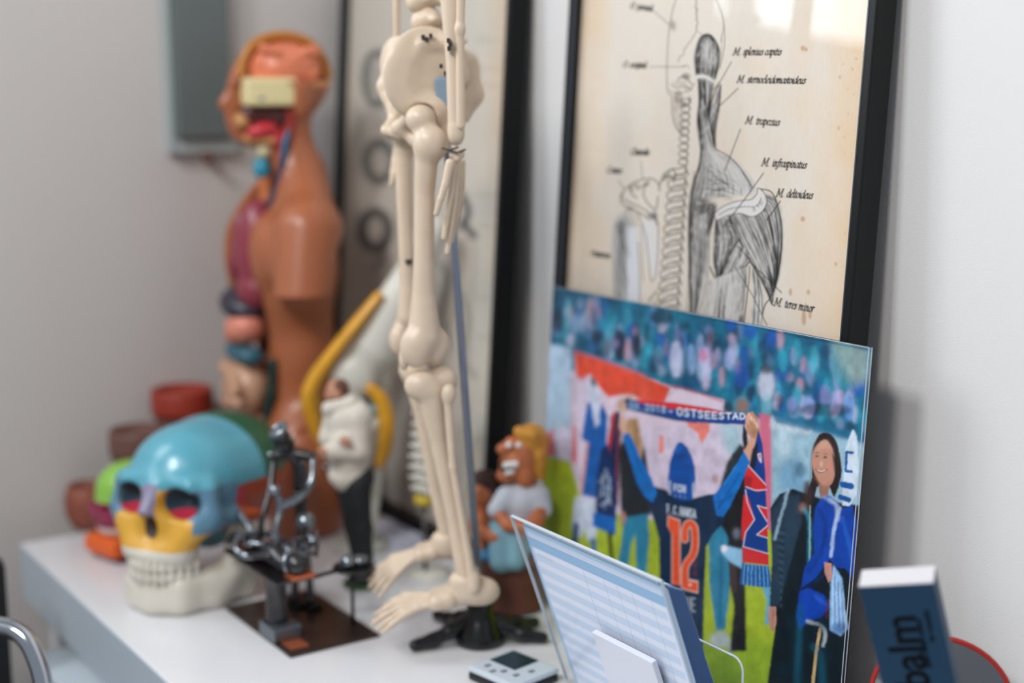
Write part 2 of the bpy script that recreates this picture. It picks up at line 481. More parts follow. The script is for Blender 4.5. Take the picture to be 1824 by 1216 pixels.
tube('muscle_band', [(-.015, -.02, .50), (-.035, -.045, .46), (-.05, -.062, .42), (-.052, -.066, .38), (-.048, -.064, .34)], [.004, .007, .009, .009, .006], M('muscle_ochre', '#a9602f', .45), to, 10, n=5)
organ('lung', [ell_((.022, -.045, .395), (.030, .030, .075)), ell_((-.024, -.045, .385), (.026, .028, .070)), ell_((.02, -.050, .345), (.032, .026, .030))], '#8e3443', k=.004)
organ('heart', [ell_((0, -.066, .375), (.018, .016, .024))], '#7c2030')
organ('aorta', [cap_((.012, -.062, .44), (.016, -.055, .405), .008, .009)], '#a58ba8')
organ('liver', [ell_((-.006, -.060, .322), (.044, .034, .022), (0, 12, 0))], '#2f2c3c')
organ('stomach', [ell_((.006, -.063, .288), (.036, .028, .024), (0, -18, 0)), ell_((-.02, -.066, .275), (.022, .02, .016))], '#e08a74')
organ('colon', [ell_((s, -.058-.012*math.cos(s*30), .254), (.014, .018, .013)) for s in (-.04, -.024, -.008, .008, .024, .038)], '#2c5f70', k=.003)
organ('small_intestine', [ell_((.0, -.060, .205), (.042, .032, .040))] +
      [cap_((-.03+.014*(i % 5), -.086+.004*(i % 3), .232-.009*(i//2)), (-.014+.014*(i % 5), -.087+.003*(i % 2), .226-.009*(i//2)), .008) for i in range(12)], '#c79a7d', k=.004)
organ('dark_gap_strip', chain([(.047, -.034, .245), (.045, -.038, .20), (.038, -.046, .155)], .006), '#123a36')  # dark of the gap beside the intestine, put in as a strip
organ('pelvic_floor', [ell_((.0, -.050, .145), (.034, .026, .024)), ell_((0, -.062, .133), (.014, .014, .014))], '#cf9482')

# ------------------------------------------------------------------ coloured teaching skull
sk = thing('painted_skull', 'life-size teaching skull with sky-blue forehead, yellow cheeks, orange temple and white jaw', 'skull model', (0.612, 1.590, 0), R(-34-24), scale=1.17)
C_blue, C_green, C_orange, C_yellow = M('bone_sky_blue', '#58a3b6', .3, coat=.3), M('bone_green', '#245c40', .38), M('bone_orange', '#b0481f', .4), M('bone_yellow', '#dba53a', .38, coat=.15)
C_slate, C_pink, C_cream, C_dark = M('bone_slate', '#5e87a0', .4), M('bone_pink', '#c8354e', .4), M('bone_cream', '#d9d3c6', .35, coat=.15), M('socket_dark', '#34515f', .5)
C_lilac = M('bone_lilac', '#8a84a0', .4)
cran = [ell_((0, .036, .122), (.068, .090, .058)), ell_((0, -.012, .124), (.060, .056, .054)), ell_((0, .070, .096), (.056, .050, .044)),
        cap_((-.038, -.059, .130), (.038, -.059, .130), .009)]
face = [ell_((0, -.044, .092), (.034, .034, .042)), cap_((-.050, -.052, .100), (.050, -.052, .100), .011),
        cap_((.052, -.048, .126), (.054, -.050, .098), .009), cap_((-.052, -.048, .126), (-.054, -.050, .098), .009),
        cap_((.053, -.048, .095), (.068, .008, .088), .009, .006), cap_((-.053, -.048, .095), (-.068, .008, .088), .009, .006),
        cap_((.038, -.060, .086), (.024, -.068, .066), .014, .013), cap_((-.038, -.060, .086), (-.024, -.068, .066), .014, .013),
        ell_((0, -.058, .060), (.039, .029, .016)), cap_((0, -.068, .126), (0, -.085, .102), .0060, .007), cap_((0, -.03, .1), (0, .02, .07), .03, .03)]
cuts = [ell_((.029, -.074, .113), (.0195, .034, .0165), (0, 8, 0)), ell_((-.029, -.074, .113), (.0195, .034, .0165), (0, -8, 0)),
        ell_((0, -.092, .088), (.0115, .024, .018)), ell_((.050, -.018, .082), (.009, .030, .017)), ell_((-.050, -.018, .082), (.009, .030, .017))]
V, F = surf(cran+face, .012, .0019, cuts, .003)
def skull_class(x, y, z):
    k = np.zeros(len(x), int)
    ax = abs(x)
    k[:] = 1                                                                  # frontal
    k[(y > .028) & (z > .094)] = 2                                            # parietal
    k[(z < .123) & (y > -.020) & (ax > .030)] = 3                             # temporal
    k[(y > .030) & (z <= .100) & (ax <= .05)] = 3
    k[(z < .118) & (z > .104) & (y > -.018) & (y < -.002) & (ax > .040) & (x > 0)] = 4   # sphenoid
    lowf = (y < -.020) & (z < .104)
    k[lowf] = 5                                                               # maxilla
    k[(y < -.014) & (ax > .047) & (z < .128) & (z > .084)] = 6                # cheek bone
    k[(y < -.03) & (ax > .040) & (z < .104) & (z > .098)] = 6
    k[(y < -.058) & (ax < .021) & (z < .127) & (z > .098)] = 5
    k[(k == 6) & (x < 0)] = 11
    k[(y >= -.014) & (ax > .054) & (z < .098)] = 3
    orb = ((ax-.029)/.0225)**2+((z-.113)/.0195)**2 < 1
    deep = orb & (y > -.064) & (y < -.022)
    k[deep & (z > .104)] = 7
    k[deep & (z <= .104) & (x > 0)] = 12
    k[deep & (z <= .104) & (x <= 0)] = 13
    k[(y < -.064) & (y > -.1) & (ax < .0085) & (z > .100) & (z < .132)] = 8    # nasal bones
    k[(ax < .0115) & (z < .102) & (z > .070) & (y > -.074) & (y < -.03)] = 9
    k[(y < -.020) & (z < .067)] = 10
    return k
split_blob(V, F, skull_class, {1: ('frontal_bone', C_blue, 'sky-blue forehead bone'), 2: ('parietal_bone', C_green, 'dark green crown bone'),
    3: ('temporal_bone', C_orange, 'rust-orange temple bone'), 4: ('sphenoid_bone', C_pink, 'pink bone inside the sockets'), 5: ('maxilla', C_yellow, 'yellow upper jaw bone'),
    12: ('socket_floor', C_pink, 'pink lower socket'), 13: ('socket_floor', C_pink, 'pink lower socket'), 6: ('cheek_bone', C_slate, 'slate-blue cheek bone'), 11: ('cheek_bone', C_slate, 'slate-blue cheek bone'), 7: ('eye_socket', C_dark, 'dark upper socket'), 8: ('nasal_bone', C_lilac, 'lilac nose bone'),
    9: ('nose_cavity', M('nose_dark', '#4a3a30', .6), 'dark nose cavity'), 10: ('gum_ridge', C_cream, 'cream gum ridge')}, sk)
jaw = []
for s in (-1, 1):
    jaw += chain([(0, -.070, .012), (s*.024, -.064, .011), (s*.044, -.036, .012), (s*.056, .000, .016)], [.013, .013, .012, .011])
    jaw += chain([(0, -.074, .030), (s*.026, -.064, .029), (s*.042, -.036, .030), (s*.053, -.006, .033)], [.010, .010, .010, .010])
    jaw += chain([(s*.056, .000, .014), (s*.058, .004, .042), (s*.060, .004, .076)], [.012, .012, .009])
    jaw += [cap_((s*.022, -.060, .022), (s*.046, -.024, .024), .0165, .0155), cap_((s*.046, -.024, .024), (s*.055, .0, .034), .0155, .013)]
    jaw += [cap_((s*.054, -.018, .038), (s*.055, -.012, .078), .011, .006)]
jaw += [ell_((0, -.074, .013), (.020, .013, .013))]
blob('lower_jaw', jaw, C_cream, sk, .010, .0022, clipz=.001)
def teeth(z, top):
    pr = []
    for i in range(14):
        a = (i-6.5)/6.5
        x = .039*math.sin(a*1.25); y = -.0865+.046*(1-math.cos(a*1.25))*1.05
        pr.append(ell_((x, y, z), (.0033 if abs(a) < .5 else .0042, .0044, .0078 if abs(a) < .4 else .0068)))
    return pr
blob('upper_teeth', teeth(.0500, 1), C_cream, sk, .0015, .0014)
blob('lower_teeth', teeth(.0400, 0), C_cream, sk, .0015, .0014)

# ------------------------------------------------------------------ smaller coloured skull behind it
s2 = thing('small_painted_skull', 'small skull model with lime green crown, magenta face and orange jaw behind the big skull', 'skull model', (0.588, 1.775, 0), R(-34-40))
V, F = surf([ell_((0, .006, .088), (.040, .046, .036)), ell_((0, -.022, .060), (.030, .024, .028)), cap_((-.026, -.030, .062), (.026, -.030, .062), .010), ell_((0, .0, .040), (.032, .038, .016))], .010, .0024,
            [ell_((.014, -.050, .068), (.009, .02, .008)), ell_((-.014, -.050, .068), (.009, .02, .008)), ell_((0, -.056, .053), (.005, .016, .008))])
split_blob(V, F, lambda x, y, z: np.where(z > .078, 1, np.where(z > .044, np.where(y > .0, 3, 2), 4)),
    {1: ('crown_bone', M('bone_lime', '#8dc44e', .3, coat=.3), 'lime green crown'), 2: ('face_bone', M('bone_magenta', '#8c2a4a', .4), 'magenta face'),
     3: ('temple_bone', M('bone_darkred', '#7d2c26', .4), 'dark red temple'), 4: ('palate_bone', M('bone_white', '#dcd3cb', .4), 'white palate')}, s2)
blob('lower_jaw', [box_((0, -.012, .019), (.034, .036, .0125), None, .008)], M('jaw_orange', '#e0601c', .4), s2, .004, .0024, label='bright orange jaw')
blob('stand_plate', [box_((.004, -.008, .0045), (.030, .032, .0035), None, .003)], M('plate_wine', '#6b2233', .5), s2, .003, .002)

# ------------------------------------------------------------------ rimmed pots in the far corner of the cabinet
def pot(loc, rr, h, rimc, bodyc, label, sc=1.0):
    t = thing('flower_pot', label, 'pot', loc, 0, 'pots in the far corner of the cabinet')
    lathe('body', [(.001, 0), (rr*.62, 0), (rr*.66, .003), (rr*.90, h-.036), (rr*.84, h-.037), (rr*.6, .01), (.001, .008)], M('pot_'+bodyc[1:], bodyc, .7, var=.08, vscale=40), t)
    lathe('rim', [(rr*.86, h-.036), (rr, h-.036), (rr*1.02, h-.030), (rr*1.02, h-.004), (rr*.99, h), (rr*.86, h), (rr*.84, h-.01)], M('pot_'+rimc[1:], rimc, .5), t)
pot((.718, 1.905, 0), .043, .183, '#9a3322', '#6a4a40', 'taller brown pot with a red rim behind the big skull')
pot((.640, 1.868, 0), .0400, .142, '#6e4a42', '#5b4a45', 'lower grey-brown pot with a brown rim left of the red-rimmed pot')
rb = thing('clay_bowl', 'reddish brown rounded bowl leaning behind the small lime green skull', 'bowl', (.578, 1.912, 0), scale=.72)
lathe('body', [(.001, 0), (.024, 0), (.030, .004), (.042, .03), (.044, .06), (.036, .086), (.030, .088), (.036, .06), (.034, .03), (.02, .01), (.001, .009)], M('clay_red', '#8a4a38', .6, var=.1), rb)
# ------------------------------------------------------------------ a small raster painter: printed pictures are drawn here in code
# and stored as the colours of a fine flat mesh (the print itself is flat in the place)
class Canvas:
    """x0..x1, y0..y1 is the drawing's own frame; k cells per unit."""
    def __init__(s, x0, y0, x1, y1, k, color):
        s.x0, s.y0, s.k = x0, y0, k
        s.w, s.h = int((x1-x0)*k), int((y1-y0)*k)
        s.a = np.zeros((s.h, s.w, 3), np.float32); s.a[:] = srgb(color)
    def _box(s, P, pad):
        lo = np.floor(P.min(0)-pad).astype(int); hi = np.ceil(P.max(0)+pad).astype(int)+1
        lo = np.maximum(lo, 0); hi = np.minimum(hi, [s.w, s.h])
        return lo[0], lo[1], hi[0], hi[1]
    def blend(s, b, m, color, alpha):
        c = np.array(srgb(color) if isinstance(color, str) else color, np.float32)
        m = (m*alpha)[..., None]
        v = s.a[b[1]:b[3], b[0]:b[2]]
        v += (c-v)*m
    def poly(s, pts, color, alpha=1.0, soft=0.0, curve=0):
        P = np.array(pts, float)
        if curve: P = spline(P, curve, True)
        P = (P-[s.x0, s.y0])*s.k; sg = soft*s.k
        b = s._box(P, 2+sg*2.5)
        if b[2] <= b[0] or b[3] <= b[1]: return
        ss = 1 if sg > .8 else 2
        xs = (np.arange((b[2]-b[0])*ss)+.5)/ss+b[0]; ys = (np.arange((b[3]-b[1])*ss)+.5)/ss+b[1]
        m = np.zeros((len(ys), len(xs)), bool)
        x1, y1 = P[:, 0], P[:, 1]; x2, y2 = np.roll(x1, -1), np.roll(y1, -1)
        for i in range(len(P)):
            if y1[i] == y2[i]: continue
            r = (ys >= min(y1[i], y2[i])) & (ys < max(y1[i], y2[i]))
            if not r.any(): continue
            xi = x1[i]+(ys[r]-y1[i])*(x2[i]-x1[i])/(y2[i]-y1[i])
            m[r] ^= xs[None, :] < xi[:, None]
        m = m.astype(np.float32)
        if ss == 2: m = (m[::2, ::2]+m[1::2, ::2]+m[::2, 1::2]+m[1::2, 1::2])/4
        if sg > .3: m = blur(m, sg)
        s.blend(b, m, color, alpha)
    def stroke(s, pts, w, color, alpha=1.0, curve=0, soft=0.0):
        P = np.array(pts, float)
        W = np.broadcast_to(np.array(w, float), (len(P),)) if np.ndim(w) == 0 or len(w) == len(P) else np.interp(np.linspace(0, 1, len(P)), np.linspace(0, 1, len(w)), w)
        if curve:
            q = spline(np.column_stack([P, W]), curve); P = q[:, :2]; W = q[:, 2]
        P = (P-[s.x0, s.y0])*s.k; W = np.maximum(W, .01)*s.k/2
        b = s._box(P, 2+W.max()+soft*s.k*2.5)
        if b[2] <= b[0] or b[3] <= b[1]: return
        m = np.zeros((b[3]-b[1], b[2]-b[0]), np.float32)
        for i in range(len(P)-1):
            p, q = P[i], P[i+1]; r = max(W[i], W[i+1])+1
            u0 = int(max(b[0], math.floor(min(p[0], q[0])-r))); u1 = int(min(b[2], math.ceil(max(p[0], q[0])+r)+1))
            v0 = int(max(b[1], math.floor(min(p[1], q[1])-r))); v1 = int(min(b[3], math.ceil(max(p[1], q[1])+r)+1))
            if u1 <= u0 or v1 <= v0: continue
            X = np.arange(u0, u1)[None, :]+.5; Y = np.arange(v0, v1)[:, None]+.5
            d = q-p; L = max(1e-9, d@d)
            t = np.clip(((X-p[0])*d[0]+(Y-p[1])*d[1])/L, 0, 1)
            dist = np.hypot(X-p[0]-d[0]*t, Y-p[1]-d[1]*t)-(W[i]+(W[i+1]-W[i])*t)
            c = np.clip(.5-dist, 0, 1)
            v = m[v0-b[1]:v1-b[1], u0-b[0]:u1-b[0]]; np.maximum(v, c, out=v)
        if soft: m = blur(m, soft*s.k)
        s.blend(b, m, color, alpha)
    def nib(s, glyphs, color, w, ang, alpha=1.0, thin=.35, soft=0.0):
        """broad-nib lettering: the stroke is thin along the nib angle and thick across it"""
        for g in glyphs:
            q = spline(g, 5) if len(g) > 2 else np.array([np.array(g[0])+(np.array(g[1])-np.array(g[0]))*t for t in np.linspace(0, 1, 5)])
            d = np.gradient(q, axis=0); a = np.arctan2(-d[:, 1], d[:, 0])
            s.stroke(q, w*(thin+(1-thin)*np.abs(np.sin(a-ang))), color, alpha, soft=soft)

def blur(m, sg):
    r = max(1, int(sg*2.5)); x = np.arange(-r, r+1); g = np.exp(-x*x/(2*sg*sg)); g /= g.sum()
    p = np.pad(m, ((r, r), (0, 0))); o = sum(g[i]*p[i:i+m.shape[0]] for i in range(2*r+1))
    p = np.pad(o, ((0, 0), (r, r))); return sum(g[i]*p[:, i:i+m.shape[1]] for i in range(2*r+1)).astype(np.float32)

def smooth_noise(shape, cell, rng, octaves=3):
    out = np.zeros(shape, np.float32); amp = 1.0; tot = 0
    for o in range(octaves):
        cx = cell[0]/2**o; cy = cell[1]/2**o
        gh, gw = int(shape[0]/cy)+3, int(shape[1]/cx)+3
        g = rng.random((gh, gw)).astype(np.float32)
        y = np.arange(shape[0])/cy; x = np.arange(shape[1])/cx
        yi = y.astype(int); xi = x.astype(int); fy = y-yi; fx = x-xi
        fy = (fy*fy*(3-2*fy))[:, None]; fx = (fx*fx*(3-2*fx))[None, :]
        a = g[yi][:, xi]; b_ = g[yi][:, xi+1]; c = g[yi+1][:, xi]; d = g[yi+1][:, xi+1]
        out += amp*((a*(1-fx)+b_*fx)*(1-fy)+(c*(1-fx)+d*fx)*fy); tot += amp; amp *= .5
    return out/tot

# single-stroke letters on a unit x-height (y up from the baseline)
GL = {
 'M': ([[(.0, 0), (.22, 1.55)], [(.22, 1.55), (.48, .25)], [(.48, .25), (.98, 1.55)], [(.98, 1.55), (.90, 0)], [(-.1, 0), (.14, 0)], [(.76, 0), (1.06, 0)], [(.12, 1.53), (.26, 1.55)], [(.9, 1.55), (1.1, 1.55)]], 1.22),
 'O': ([[(.45, 1.52), (.1, 1.25), (.02, .7), (.2, .1), (.45, 0), (.8, .25), (.9, .8), (.75, 1.4), (.45, 1.52)]], 1.05),
 'C': ([[(.8, 1.3), (.5, 1.52), (.12, 1.2), (.02, .7), (.2, .1), (.5, 0), (.8, .25)]], .9),
 'H': ([[(.1, 0), (.1, 1.5)], [(.8, 0), (.8, 1.5)], [(.1, .8), (.8, .8)]], 1.0),
 '.': ([[(.08, .02), (.12, .08)]], .3),
 'a': ([[(.52, .95), (.3, 1.0), (.08, .7), (.03, .25), (.15, .02), (.35, .2), (.5, .65)], [(.52, 1.0), (.48, .3), (.52, .03), (.68, .15)]], .66),
 'b': ([[(.08, 1.6), (.06, .3), (.2, 0), (.45, .2), (.5, .7), (.35, 1.0), (.12, .7)]], .58),
 'c': ([[(.42, .85), (.28, 1.0), (.08, .7), (.03, .3), (.16, 0), (.42, .2)]], .46),
 'd': ([[(.46, .9), (.28, 1.0), (.08, .7), (.03, .25), (.15, .0), (.34, .2), (.5, .7)], [(.56, 1.6), (.48, .4), (.52, .03), (.66, .15)]], .66),
 'e': ([[(.06, .5), (.3, .6), (.42, .82), (.3, 1.0), (.1, .75), (.04, .3), (.18, 0), (.44, .2)]], .48),
 'f': ([[(.5, 1.5), (.36, 1.62), (.22, 1.2), (.1, -.1), (-.04, -.5), (-.16, -.42)], [(.02, .95), (.4, .95)]], .36),
 'i': ([[(.02, .85), (.14, 1.0), (.12, .3), (.18, .0), (.32, .15)], [(.17, 1.38), (.2, 1.42)]], .34),
 'l': ([[(.0, 1.55), (.14, 1.6), (.1, .3), (.16, 0), (.3, .15)]], .32),
 'm': ([[(.02, .85), (.12, 1.0), (.08, 0)], [(.1, .5), (.3, .95), (.4, .9), (.38, 0)], [(.4, .5), (.6, .95), (.7, .85), (.66, .2), (.72, .0), (.86, .15)]], .9),
 'n': ([[(.02, .85), (.12, 1.0), (.08, 0)], [(.1, .5), (.3, .95), (.42, .85), (.38, .2), (.44, 0), (.58, .15)]], .62),
 'o': ([[(.28, 1.0), (.08, .75), (.04, .3), (.2, 0), (.4, .2), (.46, .7), (.28, 1.0)]], .54),
 'p': ([[(.02, .85), (.12, 1.0), (.06, -.5)], [(-.04, -.5), (.18, -.5)], [(.1, .6), (.3, 1.0), (.48, .75), (.42, .2), (.22, .0), (.08, .15)]], .58),
 'r': ([[(.02, .85), (.14, 1.0), (.08, 0)], [(.1, .55), (.26, .95), (.42, .95)]], .42),
 's': ([[(.36, .88), (.2, 1.0), (.08, .78), (.24, .52), (.34, .25), (.18, .0), (.02, .15)]], .42),
 't': ([[(.16, 1.3), (.1, .3), (.18, 0), (.34, .15)], [(.0, .95), (.32, .95)]], .36),
 'u': ([[(.02, .85), (.12, 1.0), (.08, .3), (.18, 0), (.36, .25), (.44, .7)], [(.46, 1.0), (.42, .2), (.48, 0), (.62, .15)]], .66),
 'v': ([[(.02, .95), (.14, .9), (.2, 0), (.42, .5), (.44, 1.0)]], .5),
 'z': ([[(.04, .95), (.42, .95)], [(.42, .95), (.02, .03)], [(.02, .03), (.42, .03)]], .48),
 ' ': ([], .4)}

def letter_lines(text, x, y, xh, dirx, slant=.22, track=1.0, wide=1.0):
    """text along dirx=(dx,dy) per unit, y down; returns polylines"""
    out = []; pen = 0.0
    for ch in text:
        g, adv = GL[ch]
        for st in g:
            out.append([(x+(pen+(px+py*slant)*wide)*xh*dirx[0], y+(pen+(px+py*slant)*wide)*xh*dirx[1]-py*xh) for px, py in st])
        pen += adv*track*wide
    return out

def printed_sheet(name, canvas, to_uv, s0, s1, t0, t1, ns, nt_, place, mat, parent, fallback, noise=None, label=None):
    """grid of ns x nt cells over sheet coordinates; to_uv(s,t) gives drawing coordinates; place(s,t) the 3D point"""
    S, T = np.meshgrid(np.linspace(s0, s1, ns), np.linspace(t0, t1, nt_), indexing='ij')
    u, v = to_uv(S, T)
    fx = (u-canvas.x0)*canvas.k-.5; fy = (v-canvas.y0)*canvas.k-.5
    xi = np.clip(np.floor(fx).astype(int), 0, canvas.w-2); yi = np.clip(np.floor(fy).astype(int), 0, canvas.h-2)
    ax = np.clip(fx-xi, 0, 1)[..., None]; ay = np.clip(fy-yi, 0, 1)[..., None]
    A = canvas.a
    c = (A[yi, xi]*(1-ax)+A[yi, xi+1]*ax)*(1-ay)+(A[yi+1, xi]*(1-ax)+A[yi+1, xi+1]*ax)*ay
    if fallback is not None:
        inside = ((fx > -1) & (fy > -1) & (fx < canvas.w) & (fy < canvas.h))[..., None]
        c = np.where(inside, c, np.array(srgb(fallback)))
    P = place(S, T).reshape(-1, 3)
    idx = np.arange(ns*nt_).reshape(ns, nt_)
    F = np.stack([idx[:-1, :-1], idx[1:, :-1], idx[1:, 1:], idx[:-1, 1:]], -1).reshape(-1, 4)
    me = vf_mesh(name, P, F)
    at = me.color_attributes.new('Col', 'FLOAT_COLOR', 'POINT')
    at.data.foreach_set('color', np.concatenate([c.reshape(-1, 3), np.ones((ns*nt_, 1))], 1).astype(np.float32).ravel())
    return link(name, me, mat, parent, True, label)

def plane_map(x0, lean):
    """the flat art was measured in the photograph's frame; this rectifies it onto the leaning sheet.
    sheet coordinates: s = metres along -Y, t = metres up the sheet"""
    f = 2533.0; p = R(10); yw = R(34)
    r = np.array([math.cos(yw), -math.sin(yw), 0]); fh = np.array([math.sin(yw), math.cos(yw), 0])
    F = fh*math.cos(p)-np.array([0, 0, 1.])*math.sin(p); U = np.cross(r, F); C = np.array([0, 0, .6])
    up = np.array([math.sin(lean), 0, math.cos(lean)])
    def place(S, T): return np.array([x0, 0, 0])+S[..., None]*np.array([0, -1., 0])+T[..., None]*up
    def uv(S, T):
        q = place(S, T)-C; d = q@F
        return 912+f*(q@r)/d, 608-f*(q@U)/d
    return place, uv
LEAN = math.atan(0.061)
art = Canvas(985, -30, 1560, 640, 1.5, '#dad1c5')
rng = np.random.default_rng(7)
# aged paper: warm at both edges, mottled
hh, ww = art.a.shape[:2]
nz = smooth_noise((hh, ww), (60, 110), rng, 4)
xx = (np.arange(ww)/1.5+985)[None, :]; yy = (np.arange(hh)/1.5-30)[:, None]
edge = np.clip(1-(xx-(1012-yy*.04))/95, 0, 1)**1.0+np.clip(1-((1545-yy*.066)-xx)/150, 0, 1)**1.3
warm = np.clip(edge*.62+(nz-.5)*.55, 0, 1)[..., None]
art.a += (np.array(srgb('#dab88c'), np.float32)-art.a)*warm
fib = smooth_noise((hh, ww), (2, 14), rng, 2)[..., None]
art.a *= 1+(fib-.5)*.07
for (u, v, w, h_) in ((1408, 520, 3, 7), (1430, 86, 4, 5), (1436, 88, 3, 4), (1440, 520, 3, 5), (1432, 566, 4, 14), (1443, 560, 3, 8), (1430, 390, 4, 5), (1494, 228, 2, 4), (1525, 105, 2, 2), (1496, 137, 2, 3), (1489, 470, 2, 4)):
    art.poly([(u+w*math.cos(a), v+h_*math.sin(a)) for a in np.arange(0, 6.2, .7)], '#a9743f', .6, 1.2)
for k in range(60):
    u = 1500+rng.random()*45; v = rng.random()*600
    art.poly([(u+(1+rng.random()*1.5)*math.cos(a), v+(1.5+rng.random()*3)*math.sin(a)) for a in np.arange(0, 6.2, 1)], '#a9743f', .35*rng.random(), .8)
INK = '#15171a'
def shade(A, B, dark, n=26, seed=1, base=.35, wid=1.1, curve=6, edge=.35, mid=.0, cross=0.0):
    """muscle belly between two bounding curves: soft tone plus fibres; dark(s,t) gives darkness"""
    rg = np.random.default_rng(seed)
    a = spline(A, 10); b = spline(B, 10); m = 40
    ta = np.linspace(0, len(a)-1, m); a = np.column_stack([np.interp(ta, range(len(a)), a[:, i]) for i in (0, 1)])
    tb = np.linspace(0, len(b)-1, m); b = np.column_stack([np.interp(tb, range(len(b)), b[:, i]) for i in (0, 1)])
    art.poly(np.concatenate([a, b[::-1]]), '#dedbd8', .8, .8)
    # soft tone
    for s in np.linspace(.04, .96, 12):
        c = a*(1-s)+b*s; w = np.hypot(*(b-a).T)/9
        for j in range(0, m-4, 4):
            dk = dark(s, (j+2)/m)
            if dk > .06: art.stroke(c[j:j+6], w[j:j+6]+1.5, INK, min(.55, dk*base*.45), soft=1.6)
    # fibres
    for i in range(n):
        s = (i+.5)/n+rg.normal()*.012; c = a*(1-s)+b*s
        j = 0
        while j < m-3:
            L = int(rg.integers(5, 16)); e = min(m, j+L)
            seg = c[j:e]+rg.normal(size=2)*.3
            if len(seg) > 3 and rg.random() < .30: art.stroke(seg+rg.normal(size=2)*.5, 2.2*np.sin(np.linspace(.2, PI-.2, len(seg))), '#e9e6e2', .6, soft=.5)
            if len(seg) > 3 and rg.random() < .22: art.stroke(seg+rg.normal(size=2)*.5, 2.4*np.sin(np.linspace(.2, PI-.2, len(seg))), INK, .2+.55*min(1, dark(s, j/m)*1.4), soft=.4)
            if len(seg) > 2:
                dk = np.array([dark(s, t/m) for t in range(j, e)])
                w = wid*np.clip(dk*1.25+.1, .1, 1.4)*np.sin(np.linspace(.25, PI-.25, len(seg)))**.6
                art.stroke(seg, w, INK, min(1, .45+dk.mean()*.95))
            j = e-1+int(rg.integers(0, 3))
    return a, b
def outline(pts, w=1.4, al=.95, curve=6): art.stroke(pts, w*1.15, INK, al, curve)
g = lambda x, c, w: math.exp(-((x-c)/w)**2)
# --- right half: the muscles of the back and shoulder
# back of the head muscle
shade([(1240, 132), (1238, 100), (1246, 70), (1258, 61)], [(1274, 140), (1281, 105), (1276, 78), (1262, 61)],
      lambda s, t: .25+.75*g(s, 0, .25)*(1-t*.4)+.45*g(s, 1, .2)+.5*g(t, 1, .2)+.35*g(t, 0, .25), 24, 3, .6, 1.3)
outline([(1240, 132), (1238, 100), (1246, 70), (1258, 61), (1270, 66), (1281, 88), (1280, 110), (1274, 140)], 1.6)
art.poly([(1238, 133), (1250, 131), (1262, 134), (1273, 143), (1271, 150), (1260, 142), (1248, 139), (1240, 142)], '#d8d3cf', 1, .5)
outline([(1238, 134), (1252, 132), (1264, 136), (1273, 144)], .8); outline([(1241, 142), (1252, 140), (1262, 144), (1270, 150)], .8)
# neck: two long bands
shade([(1244, 142), (1246, 180), (1243, 215), (1247, 250), (1250, 272)], [(1258, 142), (1259, 175), (1262, 200), (1266, 232), (1280, 272)],
      lambda s, t: .30+.65*g(s, 0, .3)+.5*g(s, .75, .2)*g(t, .35, .25)+.3*g(t, 0, .2), 16, 4, .6, 1.2)
shade([(1258, 142), (1262, 170), (1262, 200), (1268, 232), (1272, 258)], [(1272, 148), (1268, 175), (1264, 196), (1272, 236), (1273, 262)],
      lambda s, t: .35+.6*g(t, .5, .25)+.4*g(s, 1, .3), 10, 5, .6, 1.2)
shade([(1280, 150), (1272, 180), (1264, 205), (1270, 240), (1273, 262)], [(1284, 155), (1281, 190), (1276, 222), (1272, 250), (1274, 264)],
      lambda s, t: .32+.8*g(t, .8, .3)+.3*g(s, 1, .3), 12, 6, .65, 1.1)
for c in ([(1244, 140), (1245, 180), (1242, 215), (1246, 250), (1249, 275), (1244, 300), (1235, 330), (1230, 360), (1227, 400), (1228, 470), (1231, 560)], [(1284, 150), (1281, 190), (1275, 225), (1272, 255), (1276, 268)], [(1281, 146), (1270, 175), (1263, 203)], [(1262, 200), (1268, 235), (1273, 258)]):
    outline(c, 1.5)
# upper back (trapezius)
A = [(1249, 262), (1246, 300), (1236, 335), (1229, 370), (1228, 420), (1230, 500), (1230, 575)]
B = [(1282, 277), (1300, 296), (1302, 318), (1290, 345), (1272, 372), (1262, 430), (1252, 520), (1258, 560)]
shade([(1250, 268), (1246, 298), (1238, 326), (1230, 356)], [(1276, 268), (1310, 288), (1338, 320), (1345, 345)],
      lambda s, t: .20+.55*g(s, 0, .22)+.45*g(s, 1, .12)*t+.35*abs(math.sin(9*s+5*t))*(1-s)*.6, 26, 8, .5, 1.0)
for k in range(90):                                                            # fan of fibres towards the shoulder blade ridge
    t = rng.random(); y0 = 285+rng.random()*80; x0 = 1236+(345-y0)*.18+rng.random()*12
    ex = 1275+rng.random()*70; ey = 322+(ex-1275)*.28+rng.random()*26
    s0 = .05+rng.random()*.6; s1 = s0+.15+rng.random()*.25
    q = [np.array([x0, y0])*(1-s)+np.array([ex, ey])*s+np.array([0, -8*math.sin(s*PI)]) for s in np.linspace(s0, min(1, s1), 6)]
    art.stroke(q, [.3, 1.0+.6*rng.random(), .3], INK, .25+.5*rng.random())
shade([(1231, 350), (1228, 400), (1228, 470), (1230, 580)], [(1276, 366), (1264, 420), (1260, 500), (1238, 585)],
      lambda s, t: .25+.7*g(s, 0, .18)+.75*g(s, .95, .22)*g(t, .15, .3)+.6*g(s, .55, .15)*g(t, .8, .3)+.2*g(t, 0, .2), 30, 9, .62, 1.2)
for k in range(60):
    x0 = 1232+rng.random()*14; y0 = 345+rng.random()*40; L = .3+.5*rng.random()
    q = [np.array([x0, y0])*(1-s*L)+np.array([1285, 350+rng.random()*14])*s*L+np.array([0, 3*math.sin(s*3)]) for s in np.linspace(0, 1, 6)]
    art.stroke(q, [.4, 1.1, .3], INK, .2+.4*rng.random())
outline([(1276, 266), (1300, 280), (1322, 304), (1340, 335)], 1.4)
